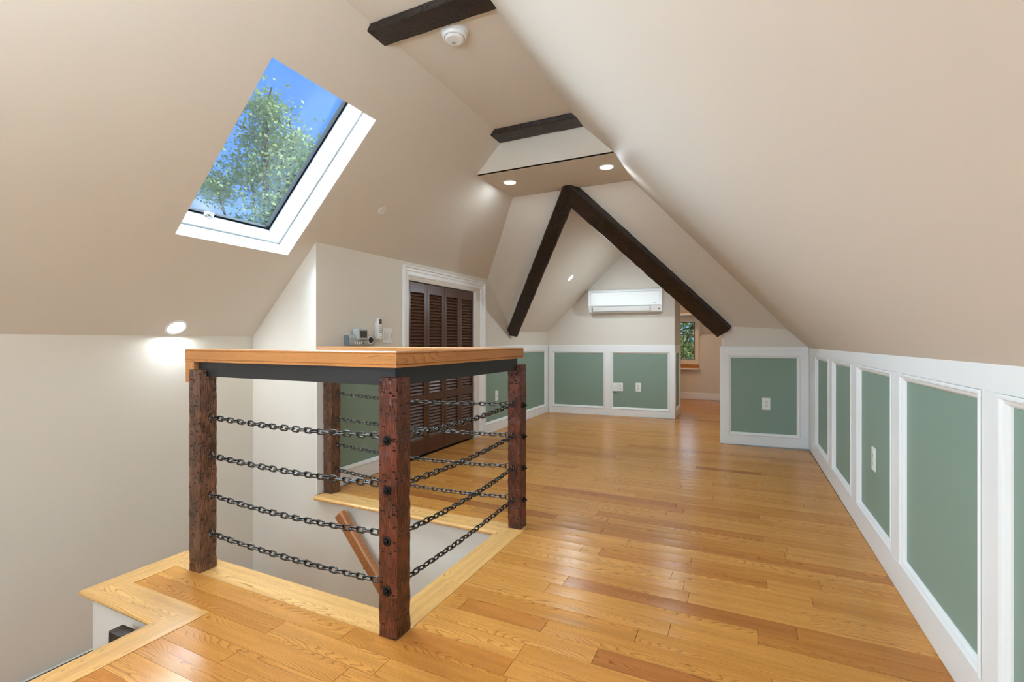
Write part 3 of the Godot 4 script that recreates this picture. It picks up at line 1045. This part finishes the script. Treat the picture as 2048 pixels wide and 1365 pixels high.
func chain(a: Vector3, b: Vector3, n: int, label: String, si: int) -> void:
	var t := thing("railing_chain", label, "chain", a, "railing chains")
	if link_mesh == null:
		var pts := []
		var rc := 0.0094
		var half := 0.0104
		for k in 7:
			var w := -PI / 2 + PI * k / 6.0
			pts.append(Vector3(half + rc * cos(w), rc * sin(w), 0))
		for k in 7:
			var w := PI / 2 + PI * k / 6.0
			pts.append(Vector3(-half + rc * cos(w), rc * sin(w), 0))
		link_mesh = tube(pts, 0.0034, 7, true)
	var span := b - a
	var sag: float = rng.randf_range(0.010, 0.018) * (1.4 if si == 2 else 1.0)
	var at := func(f: float) -> Vector3: return span * f - Vector3(0, 4.0 * sag * f * (1.0 - f), 0)
	for k in n:
		var p0: Vector3 = at.call(float(k) / n)
		var p1: Vector3 = at.call(float(k + 1) / n)
		var x := (p1 - p0).normalized()
		var side := x.cross(Vector3.UP).normalized()
		var up := side.cross(x)
		var roll := rng.randf_range(-0.22, 0.22) + (PI / 2 if k % 2 == 0 else 0.0) + 0.12 * si
		var basis := Basis(x, up, x.cross(up)).rotated(x, roll)
		part("link", link_mesh, M["iron"], t, (p0 + p1) / 2.0, basis)

# ---------------------------------------------------------------- beams
# a hewn beam along local x from 0 to L; section given as corner points in (y, z)
func beam_mesh(L: float, sec: Array, cut0: Vector2, cut1: Vector2, seed_: int, chamfer := 0.008) -> ArrayMesh:
	# cut: how far the end moves along x per metre of y and z
	var st := begin()
	var nz := noise(seed_, 0.02, 3)
	var ring := []
	var n0 := sec.size()
	for k in n0:
		var p: Vector2 = sec[k]
		var a: Vector2 = (sec[(k - 1 + n0) % n0] - p).normalized()
		var b: Vector2 = (sec[(k + 1) % n0] - p).normalized()
		ring.append(p + a * chamfer)
		ring.append(p + b * chamfer)
	var n := ring.size()
	var steps := maxi(8, int(L / 0.035))
	var cen := Vector2.ZERO
	for p in ring:
		cen += p / n
	var grid := []
	for i in steps + 1:
		var row := []
		for k in n:
			var p: Vector2 = ring[k]
			var x0 := cut0.x * p.x + cut0.y * p.y
			var x1 := L + cut1.x * p.x + cut1.y * p.y
			var x := lerpf(x0, x1, float(i) / steps)
			var o: Vector2 = (p - cen).normalized() * nz.get_noise_3d(x * 420.0, p.x * 700.0, p.y * 700.0) * 0.006
			row.append(Vector3(x, p.x + o.x, p.y + o.y))
		grid.append(row)
	for i in steps:
		var run := 0.0
		for k in n:
			var k2 := (k + 1) % n
			var e: Vector2 = ring[k2] - ring[k]
			var nn := Vector2(e.y, -e.x).normalized()
			if nn.dot((ring[k] + ring[k2]) / 2.0 - cen) < 0.0:
				nn = -nn
			var nrm := Vector3(0, nn.x, nn.y)
			var q := [grid[i][k], grid[i][k2], grid[i + 1][k2], grid[i + 1][k]]
			var uvs := [Vector2(run, 0), Vector2(run + e.length(), 0), Vector2(run + e.length(), 0), Vector2(run, 0)]
			for o in [[0, 1, 2], [0, 2, 3]]:
				var oo: Array = o
				if (q[o[1]] - q[o[0]]).cross(q[o[2]] - q[o[0]]).dot(nrm) > 0.0:
					oo = [o[0], o[2], o[1]]
				for j in oo:
					st.set_normal(nrm)
					st.set_uv(Vector2(uvs[j].x * 2.6 + seed_ * 0.13, q[j].x * 1.3))
					st.add_vertex(q[j])
			run += e.length()
	for end in [0, steps]:
		var mid := Vector3.ZERO
		for v in grid[end]:
			mid += v / n
		for k in n:
			tri(st, mid, grid[end][k], grid[end][(k + 1) % n], Vector3(-1 if end == 0 else 1, 0, 0))
	return st.commit()

func beams() -> void:
	# two short collar beams under the flat ceiling, ends cut along the slopes
	for k in 2:
		var d0: float = [1.785, 3.065][k]
		var d1: float = [1.925, 3.225][k]
		var yb: float = [2.500, 2.494][k]
		var label: String = ["dark rough ceiling beam beside the smoke detector", "dark rough ceiling beam against the dropped soffit"][k]
		var b := thing("ceiling_beam", label, "beam", P(-1.60, FLAT, (d0 + d1) / 2.0), "ceiling beams")
		var hw := (d1 - d0) / 2.0
		# sides lean a little, the underside is flat; y below the ceiling, z across
		var m := beam_mesh(0.58, [Vector2(0.0, hw), Vector2(yb - FLAT, hw - 0.006), Vector2(yb - FLAT, -hw), Vector2(0.0, -hw)], Vector2(1.0, 0), Vector2(-1.0, 0), 31 + k, 0.004)
		part("timber", m, M["beam_wood"], b)
	# the pair of rafters framing the pointed opening, lying in the valleys of the front slope
	var n := P(0, -1.0, -FRONT_M).normalized()     # out of the front slope, into the room
	var apex := P(-1.31, 2.26, front_d(2.26))
	var foot_l := P(1.10 - ND + 0.03, 1.10, front_d(1.10))
	var foot_r := P(NR - 1.10 - 0.0, 1.10, front_d(1.10))
	for k in 2:
		var foot: Vector3 = [foot_l, foot_r][k]
		var label: String = ["left dark rafter of the pointed opening, ending by the closet wall", "right dark rafter of the pointed opening, ending above the short panelled wall"][k]
		var b := thing("pointed_arch_rafter", label, "beam", apex, "rafters of the pointed opening")
		var x := (foot - apex).normalized()
		var side := n.cross(x).normalized()
		if side.y < 0.0:
			side = -side                              # y: up across the rafter, away from the opening
		var L := (foot - apex).length()
		b.basis = Basis(x, side, x.cross(side))
		var out := 1.0 if x.cross(side).dot(n) > 0.0 else -1.0
		var hi: float = [0.085, 0.105][k]
		var m := beam_mesh(L, [Vector2(hi, -0.03 * out), Vector2(hi, 0.075 * out), Vector2(-0.055, 0.075 * out), Vector2(-0.055, -0.05 * out)], Vector2(-side.x / x.x, -x.cross(side).x / x.x), Vector2([0.35, -0.15][k], -0.35 * out), 51 + k, 0.010)
		part("timber", m, M["beam_wood"], b)

# ---------------------------------------------------------------- lamps and round covers
func on_plane(called: String, label: String, category: String, at: Vector3, down: Vector3, group := "") -> Node3D:
	# local -y points out of the ceiling into the room
	var t := thing(called, label, category, at, group)
	var y := -down.normalized()
	var x := y.cross(P(0, 0, 1)).normalized()
	if x.length() < 0.1:
		x = Vector3.RIGHT
	t.basis = Basis(x, y, x.cross(y))
	return t

func downlight(label: String, at: Vector3, down: Vector3, energy: float, r := 0.046) -> void:
	var t := on_plane("recessed_downlight", label, "light", at, down, "recessed downlights")
	part("trim_ring", lathe([[r, 0.002], [r + 0.004, -0.003], [r + 0.012, -0.003], [r + 0.016, 0.0], [r + 0.016, 0.002]], 36), M["white_plastic"], t)
	part("lens", lathe([[r + 0.001, 0.002], [r + 0.001, -0.0005], [r * 0.6, -0.0015], [0.0, -0.002]], 36), M["led"], t)
	var l := AreaLight3D.new()
	l.name = "lamp"
	t.add_child(l)
	l.position = Vector3(0, -0.006, 0)
	l.rotation = Vector3(-PI / 2, 0, 0)
	l.area_size = Vector2(r, r) * 1.7
	l.set("area_range", 15.0)
	l.light_energy = energy * LAMP
	l.light_color = LED
	l.shadow_enabled = true

func fittings() -> void:
	var ln := Vector3(1, -1, 0).normalized()
	var rn := Vector3(-1, -1, 0).normalized()
	var dn := Vector3.DOWN
	downlight("recessed downlight in the soffit at its end nearer the roof window", P(-1.69, SOFFIT, 3.512), dn, 0.2)
	downlight("recessed downlight in the soffit at its end nearer the long panelled wall", P(-0.893, SOFFIT, 3.508), dn, 0.2)
	downlight("recessed downlight in the nook slope above the air conditioner", P(-1.82, -1.82 + ND, 5.445), ln, 0.6, 0.04)
	downlight("recessed downlight in the hidden nook slope behind the right rafter", P(-0.66, NR + 0.66, 5.445), rn, 0.6, 0.04)
	downlight("recessed downlight low in the slope just above the stairwell wall", P(-3.05, -3.05 + KL, 1.728), ln, 0.3)
	downlight("added unseen fill downlight in the left slope near the added gable window", P(-2.0, -2.0 + KL, -0.5), ln, 1.1)  # added behind the camera to raise the overall brightness
	# uplighter added out of view to brighten the ceilings
	var fl := thing("added_uplighter", "added unseen uplighter that brightens the ceilings, near the added gable window", "lamp", P(-0.35, 0, -0.85))
	part("base", lathe([[0.0, 0.0], [0.14, 0.0], [0.14, 0.012], [0.03, 0.022], [0.0, 0.022]], 32), M["white_plastic"], fl)
	part("pole", lathe([[0.012, 0.02], [0.012, 1.10]], 16), M["white_plastic"], fl)
	part("bowl", lathe([[0.012, 1.09], [0.07, 1.11], [0.14, 1.17], [0.16, 1.22], [0.155, 1.22], [0.135, 1.175], [0.07, 1.12], [0.0, 1.11]], 32), M["white_plastic"], fl)
	part("bulb", lathe([[0.0, 1.125], [0.03, 1.13], [0.045, 1.16], [0.03, 1.195], [0.0, 1.205]], 20), M["led"], fl)
	var ol := OmniLight3D.new()
	ol.name = "lamp"
	fl.add_child(ol)
	ol.position = Vector3(0, 1.165, 0)
	ol.light_size = 0.04
	ol.omni_range = 15.0
	ol.omni_attenuation = 2.0
	ol.light_energy = 2.7
	ol.light_color = LED
	ol.shadow_enabled = true
	# warm lamp added out of sight to lighten the room past the passage
	var cl := thing("added_far_lamp", "added unseen warm globe lamp that lightens the far room, behind the nook wall", "lamp", P(-1.31, 2.24, 7.45))
	part("rose", lathe([[0.0, 0.0], [0.05, 0.0], [0.05, -0.015], [0.012, -0.02], [0.012, -0.06]], 24), M["white_plastic"], cl)
	part("globe", lathe([[0.012, -0.05], [0.05, -0.075], [0.07, -0.12], [0.05, -0.165], [0.0, -0.19]], 24), M["led"], cl)
	var wl := OmniLight3D.new()
	wl.name = "lamp"
	cl.add_child(wl)
	wl.position = Vector3(0, -0.12, 0)
	wl.light_size = 0.06
	wl.omni_range = 15.0
	wl.omni_attenuation = 2.0
	wl.light_energy = 0.27
	wl.light_color = Color(1.0, 0.74, 0.48).linear_to_srgb()
	wl.shadow_enabled = true
	# flat round covers painted like the wall
	var disc := lathe([[0.034, 0.0], [0.034, -0.003], [0.031, -0.005], [0.0, -0.005]], 32)
	var fn := P(0, -1.0, -FRONT_M).normalized()
	for k in 3:
		var at: Vector3 = [P(-2.231, -2.231 + KL, 2.605), P(-2.28, 1.505, front_d(1.505)), P(-0.293, 1.535, front_d(1.535))][k]
		var t := on_plane("sprinkler_cover", ["small round painted cover on the slope above the thermostat", "small round painted cover between closet casing and left rafter", "small round painted cover beside the right rafter"][k], "cover", at, [ln, fn, fn][k], "round sprinkler covers")
		part("plate", disc, M["offwhite_plastic"] if k == 0 else M["wall_paint"], t)
	var s := on_plane("smoke_detector", "white round smoke detector on the flat ceiling strip", "smoke detector", P(-1.272, FLAT, 2.013), dn)
	part("base", lathe([[0.068, 0.0], [0.068, -0.010], [0.066, -0.013], [0.062, -0.013]], 40), M["white_plastic"], s)
	part("body", lathe([[0.062, -0.010], [0.061, -0.026], [0.056, -0.034], [0.050, -0.036]], 40), M["white_plastic"], s)
	part("vent_ring", lathe([[0.051, -0.034], [0.047, -0.034], [0.047, -0.039]], 40), M["grey_plastic_dark"], s)
	part("cap", lathe([[0.0475, -0.036], [0.0465, -0.043], [0.040, -0.047], [0.0, -0.048]], 40), M["white_plastic"], s)
	part("test_button", lathe([[0.009, -0.047], [0.009, -0.0495], [0.0, -0.050]], 20), M["grey_plastic"], s, Vector3(0.012, 0, 0.01))

# ---------------------------------------------------------------- things on the walls
func outlet(t: Transform3D, x: float, y: float, z: float, label: String, kind: String) -> void:
	var o := thing("wall_plate", label, "outlet", t * Vector3(x, y, z), "wall plates")
	o.basis = t.basis
	part("plate", box(Vector3(-0.035, -0.057, 0), Vector3(0.035, 0.057, 0.006), 0.003), M["white_plastic"], o)
	if kind == "blank":
		part("jack", lathe([[0.006, 0.0], [0.006, 0.012], [0.002, 0.012], [0.002, 0.004], [0.0, 0.004]], 16), M["chrome"], o, Vector3(0, 0, 0.006), Basis(Vector3.RIGHT, PI / 2))
		return
	for s in [-1.0, 1.0]:
		var f := part("socket", box(Vector3(-0.0165, -0.014, 0), Vector3(0.0165, 0.014, 0.008), 0.004), M["offwhite_plastic"], o, Vector3(0, s * 0.0195, 0))
		part("slot", box(Vector3(-0.0075, -0.002, 0.0075), Vector3(-0.0050, 0.007, 0.0085)), M["slot_dark"], f)
		part("slot", box(Vector3(0.0050, -0.002, 0.0075), Vector3(0.0075, 0.006, 0.0085)), M["slot_dark"], f)
		part("ground_hole", box(Vector3(-0.0025, -0.010, 0.0075), Vector3(0.0025, -0.0055, 0.0085)), M["slot_dark"], f)
	part("screw", lathe([[0.003, 0.0], [0.003, 0.001], [0.0, 0.0015]], 12), M["chrome"], o, Vector3(0, 0, 0.006), Basis(Vector3.RIGHT, PI / 2))

func text_mesh(words: String, size: float) -> TextMesh:
	var tm := TextMesh.new()
	var f := SystemFont.new()
	f.font_names = PackedStringArray(["Droid Sans"])
	tm.font = f
	tm.text = words
	tm.font_size = 32
	tm.pixel_size = size / 32.0
	tm.depth = 0.0004
	return tm

func small_things() -> void:
	# air conditioner on the nook wall
	var t := wall_frame(-2.42, 6.30, -0.752, 6.443)
	var ac := thing("air_conditioner", "white wall mounted air conditioner above two green panels", "air conditioner", t * Vector3(1.056, 1.372, -0.02))
	ac.basis = t.basis
	var L := 0.93
	var prof := PackedVector2Array([Vector2(0, 0.02), Vector2(0.0, 0.315), Vector2(0.10, 0.315), Vector2(0.165, 0.300), Vector2(0.185, 0.280), Vector2(0.192, 0.24), Vector2(0.195, 0.09), Vector2(0.185, 0.078), Vector2(0.150, 0.010), Vector2(0.10, 0.0), Vector2(0.03, 0.0)])
	var wpst: Material = M["white_plastic"]
	part("body", sweep(prof, Vector3.ZERO, Vector3(0, 0, 1), Vector3.RIGHT, -L / 2 + 0.012, 0, L / 2 - 0.012, 0), wpst, ac)
	var cap := PackedVector2Array()
	for p in prof:
		cap.append((p - Vector2(0.09, 0.16)) * Vector2(1.02, 1.015) + Vector2(0.0918, 0.16))
	part("end_cap", sweep(cap, Vector3.ZERO, Vector3(0, 0, 1), Vector3.RIGHT, -L / 2, 0, -L / 2 + 0.02, 0), wpst, ac)
	part("end_cap", sweep(cap, Vector3.ZERO, Vector3(0, 0, 1), Vector3.RIGHT, L / 2 - 0.02, 0, L / 2, 0), wpst, ac)
	part("front_panel", box(Vector3(-L / 2 + 0.03, 0.088, 0.186), Vector3(L / 2 - 0.024, 0.262, 0.200), 0.004), wpst, ac)
	part("top_groove", box(Vector3(-L / 2 + 0.03, 0.264, 0.180), Vector3(L / 2 - 0.024, 0.268, 0.1905)), M["grey_plastic"], ac)
	part("louver_flap", bar(Vector3(L - 0.20, 0.062, 0.008), 0.003), wpst, ac, Vector3(-0.045, 0.046, 0.176), Basis(Vector3.RIGHT, 0.46))
	part("flap_gap", bar(Vector3(L - 0.19, 0.004, 0.006)), M["grey_plastic"], ac, Vector3(-0.045, 0.081, 0.190))
	part("flap_gap", bar(Vector3(L - 0.19, 0.004, 0.006)), M["grey_plastic"], ac, Vector3(-0.045, 0.0125, 0.156), Basis(Vector3.RIGHT, 0.46))
	part("flap_side_gap", bar(Vector3(0.004, 0.062, 0.006)), M["grey_plastic_dark"], ac, Vector3(L / 2 - 0.143, 0.046, 0.1775), Basis(Vector3.RIGHT, 0.46))
	part("flap_side_gap", bar(Vector3(0.004, 0.062, 0.006)), M["grey_plastic_dark"], ac, Vector3(-L / 2 + 0.052, 0.046, 0.1775), Basis(Vector3.RIGHT, 0.46))
	part("sensor_window", bar(Vector3(0.018, 0.014, 0.004), 0.001), M["grey_plastic_dark"], ac, Vector3(L / 2 - 0.035, 0.040, 0.176), Basis(Vector3.RIGHT, 0.46))
	part("badge", bar(Vector3(0.030, 0.007, 0.001)), M["grey_plastic"], ac, Vector3(L / 2 - 0.085, 0.115, 0.2003))
	part("badge", bar(Vector3(0.020, 0.004, 0.001)), M["grey_plastic"], ac, Vector3(-L / 2 + 0.05, 0.10, 0.2003))
	# closet wall: thermostat, remote, switch
	t = wall_frame(-2.480, 2.262, -2.441, 6.33)
	var z0 := 2.262
	var th := thing("thermostat", "grey thermostat unit with screen block and black knob", "thermostat", t * Vector3(2.632 - z0, 0.965, -0.006))
	th.basis = t.basis
	var body := PackedVector2Array([Vector2(0, 0.0), Vector2(0.0, 0.080), Vector2(0.030, 0.080), Vector2(0.046, 0.074), Vector2(0.053, 0.058), Vector2(0.053, 0.022), Vector2(0.046, 0.006), Vector2(0.030, 0.0)])
	part("body", sweep(body, Vector3.ZERO, Vector3(0, 0, 1), Vector3.RIGHT, -0.125, 0, 0.125, 0), M["grey_plastic"], th)
	var endp := PackedVector2Array()
	for p in body:
		endp.append(p * 0.9 + Vector2(0.0, 0.004))
	part("dark_end", sweep(endp, Vector3.ZERO, Vector3(0, 0, 1), Vector3.RIGHT, -0.132, 0, -0.125, 0), M["grey_plastic_dark"], th)
	var hd := part("screen_block", box(Vector3(-0.050, 0.040, 0.01), Vector3(0.045, 0.122, 0.070), 0.006), M["grey_plastic"], th, Vector3(-0.012, 0, 0))
	part("screen", box(Vector3(-0.033, 0.058, 0.069), Vector3(0.032, 0.108, 0.0715), 0.001), M["lcd"], hd)
	part("knob", lathe([[0.021, 0.0], [0.021, 0.010], [0.018, 0.014], [0.0, 0.014]], 28), M["black_plastic"], th, Vector3(0.072, 0.042, 0.052), Basis(Vector3.RIGHT, PI / 2))
	part("knob_ring", lathe([[0.030, 0.0], [0.030, 0.003], [0.021, 0.005]], 28), M["white_plastic"], th, Vector3(0.072, 0.042, 0.052), Basis(Vector3.RIGHT, PI / 2))
	for k in 5:
		part("key", box(Vector3(-0.004, 0.012, 0.050), Vector3(0.004, 0.030, 0.0555), 0.001), M["white_plastic"] if k < 4 else M["grey_plastic_dark"], th, Vector3(-0.078 + k * 0.020, 0, 0))
	var hold := thing("remote_holder", "white wall cradle holding the air conditioner remote", "holder", t * Vector3(2.838 - z0, 1.008, -0.006))
	hold.basis = t.basis
	part("back", box(Vector3(-0.030, 0.0, 0), Vector3(0.026, 0.135, 0.006), 0.002), M["white_plastic"], hold)
	part("side", box(Vector3(-0.030, 0.0, 0.006), Vector3(-0.026, 0.120, 0.024), 0.001), M["white_plastic"], hold)
	part("side", box(Vector3(0.023, 0.0, 0.006), Vector3(0.026, 0.050, 0.026), 0.001), M["white_plastic"], hold)
	part("bottom", box(Vector3(-0.026, 0.0, 0.006), Vector3(0.023, 0.005, 0.026), 0.001), M["white_plastic"], hold)
	var rem := thing("remote_control", "slim white remote control with dark screen in its wall cradle", "remote control", t * Vector3(2.838 - z0, 1.014, 0.0005))
	rem.basis = t.basis
	part("case", box(Vector3(-0.023, 0.0, 0), Vector3(0.022, 0.160, 0.024), 0.006), M["white_plastic"], rem)
	part("screen", box(Vector3(-0.015, 0.112, 0.023), Vector3(0.015, 0.152, 0.0248), 0.001), M["lcd"], rem)
	for i in 2:
		for j in 4:
			part("button", box(Vector3(-0.005, -0.003, 0.0235), Vector3(0.005, 0.003, 0.0258), 0.001), M["grey_plastic_dark"] if j < 2 else M["grey_plastic"], rem, Vector3(-0.0075 + i * 0.015, 0.050 + j * 0.015, 0))
	part("logo", bar(Vector3(0.014, 0.004, 0.0006)), M["grey_plastic"], rem, Vector3(0, 0.020, 0.0243))
	var sw := thing("light_switch", "white double rocker switch plate beside the remote cradle", "switch", t * Vector3(2.948 - z0, 1.040, -0.006))
	sw.basis = t.basis
	part("plate", box(Vector3(-0.057, -0.057, 0), Vector3(0.057, 0.057, 0.006), 0.003), M["white_plastic"], sw)
	for s in [-1.0, 1.0]:
		part("rocker", box(Vector3(-0.016, -0.033, 0.004), Vector3(0.016, 0.033, 0.0085), 0.002), M["offwhite_plastic"], sw, Vector3(s * 0.024, 0, 0), Basis(Vector3.RIGHT, 0.04))
		part("slider", box(Vector3(0.018, -0.020, 0.005), Vector3(0.021, 0.020, 0.008), 0.001), M["grey_plastic"], sw, Vector3(s * 0.024, 0, 0))
	# wooden handrail down the stairs, on the far wall of the stairwell
	var hr := thing("stair_handrail", "brown wooden handrail slanting down the stairwell wall", "handrail", P(-2.215, -0.055, 2.195))
	var dir := Vector3(0.66, -0.75, 0).normalized()
	hr.basis = Basis(dir, Vector3(0.75, 0.66, 0).normalized(), Vector3(0, 0, 1))
	part("rail", grain_box(Vector3(0, -0.034, -0.024), Vector3(0.95, 0.034, 0.024), 0.009, 0, 0.3), M["oak_handrail"], hr)
	for x in [0.35, 0.8]:
		part("bracket", tube([Vector3(x, -0.02, 0), Vector3(x, -0.06, -0.01), Vector3(x, -0.065, -0.068)], 0.007, 8), M["iron_black"], hr)
	# dark newel of the lower flight, seen beside the platform
	var nw := thing("lower_newel", "dark timber newel top below the landing platform edge", "newel", P(-1.978, -0.80, 0.955))
	var st := begin()
	add_hewn(st, Vector3(-0.075, 0, -0.024), Vector3(0.075, 0.755, 0.024), 0.002, noise(81, 0.05, 3), Vector2(0.2, 0.4), 30)
	part("timber", st.commit(), M["beam_wood"], nw)

# ---------------------------------------------------------------- outside
func tree(called: String, label: String, base: Vector3, lumps: Array, leaves: int, leaf: float, m: Material, seed_: int) -> void:
	var t := thing(called, label, "tree", base)
	rng.seed = seed_
	var top := 0.0
	for l in lumps:
		top = maxf(top, l[0].y)
	part("trunk", tube([Vector3(0, 0, 0), Vector3(0.05, top * 0.35, 0.04), Vector3(0.0, top * 0.7, -0.03), Vector3(0.02, top, 0)], 0.08, 8), M["bark"], t)
	for l in lumps:
		var c: Vector3 = l[0]
		var from := Vector3(0, c.y * 0.62, 0)
		part("branch", tube([from, from.lerp(c, 0.5) + Vector3(0, 0.12, 0), c], 0.03, 6), M["bark"], t)
		for k in 3:
			var tip := c + Vector3(rng.randf_range(-1, 1), rng.randf_range(-0.3, 1), rng.randf_range(-1, 1)) * float(l[1]) * 0.8
			part("twig", tube([c, c.lerp(tip, 0.5) + Vector3(0, 0.06, 0), tip], 0.018, 5), M["bark"], t)
	var st := begin()
	for q in [[Vector3(0, 0, 0), Vector3(0.5, 0.28, 0.08), Vector3(1, 0, 0)], [Vector3(0, 0, 0), Vector3(1, 0, 0), Vector3(0.5, -0.28, 0.08)]]:
		for v in q:
			st.set_normal(Vector3(0, 0, 1))
			st.add_vertex(v * leaf)
	var mm := MultiMesh.new()
	mm.transform_format = MultiMesh.TRANSFORM_3D
	mm.mesh = st.commit()
	mm.instance_count = leaves
	for k in leaves:
		var l: Array = lumps[rng.randi() % lumps.size()]
		var v := Vector3(rng.randfn(), rng.randfn() * 0.8, rng.randfn()) * 0.45
		var at: Vector3 = l[0] + v * float(l[1])
		var b := Basis.from_euler(Vector3(rng.randf() * TAU, rng.randf() * TAU, rng.randf() * TAU))
		mm.set_instance_transform(k, Transform3D(b.scaled(Vector3.ONE * rng.randf_range(0.7, 1.3)), at))
	var mi := MultiMeshInstance3D.new()
	mi.name = "leaves"
	mi.multimesh = mm
	mi.material_override = m
	mi.set_meta("kind", "stuff")
	t.add_child(mi)

func outdoors() -> void:
	# tree seen through the roof window
	var base := P(-11.3, -5.5, 8.6)
	var lumps := []
	rng.seed = 99
	# crown: [across, up, radius] as an outline, its depth spread by the generator
	for k in [[0.26, 6.1, 0.5], [-0.07, 5.6, 0.62], [0.6, 5.45, 0.55], [-0.4, 4.9, 0.62], [0.4, 4.8, 0.75], [1.05, 4.6, 0.62], [0.1, 4.0, 0.75], [0.9, 3.8, 0.7], [-0.55, 3.3, 0.55], [0.4, 3.2, 0.75], [1.2, 3.3, 0.6], [1.75, 5.75, 0.34], [1.5, 5.15, 0.4], [1.9, 5.3, 0.28], [-1.0, 4.4, 0.5], [0.3, 2.4, 0.8], [-0.6, 2.4, 0.7], [1.2, 2.4, 0.7]]:
		lumps.append([Vector3(k[0] * 0.903 * 1.25, k[1] * 1.08 + 5.75, -k[0] * 0.43) + Vector3(0.43, 0, 0.9) * rng.randf_range(-0.5, 0.5), k[2] * 1.15])
	tree("maple_tree", "tall leafy tree against blue sky beyond the roof window", base, lumps, 21000, 0.105, M["leaf_0"], 5)
	var lump2 := []
	for k in 26:
		lump2.append([Vector3(rng.randf_range(-2.6, 2.6), rng.randf_range(3.0, 9.5), rng.randf_range(-1.0, 1.0)), 1.2])
	tree("garden_tree", "dense green tree outside the casement window", P(-1.6, -5.5, 14.0), lump2, 30000, 0.11, M["leaf_2"], 6)
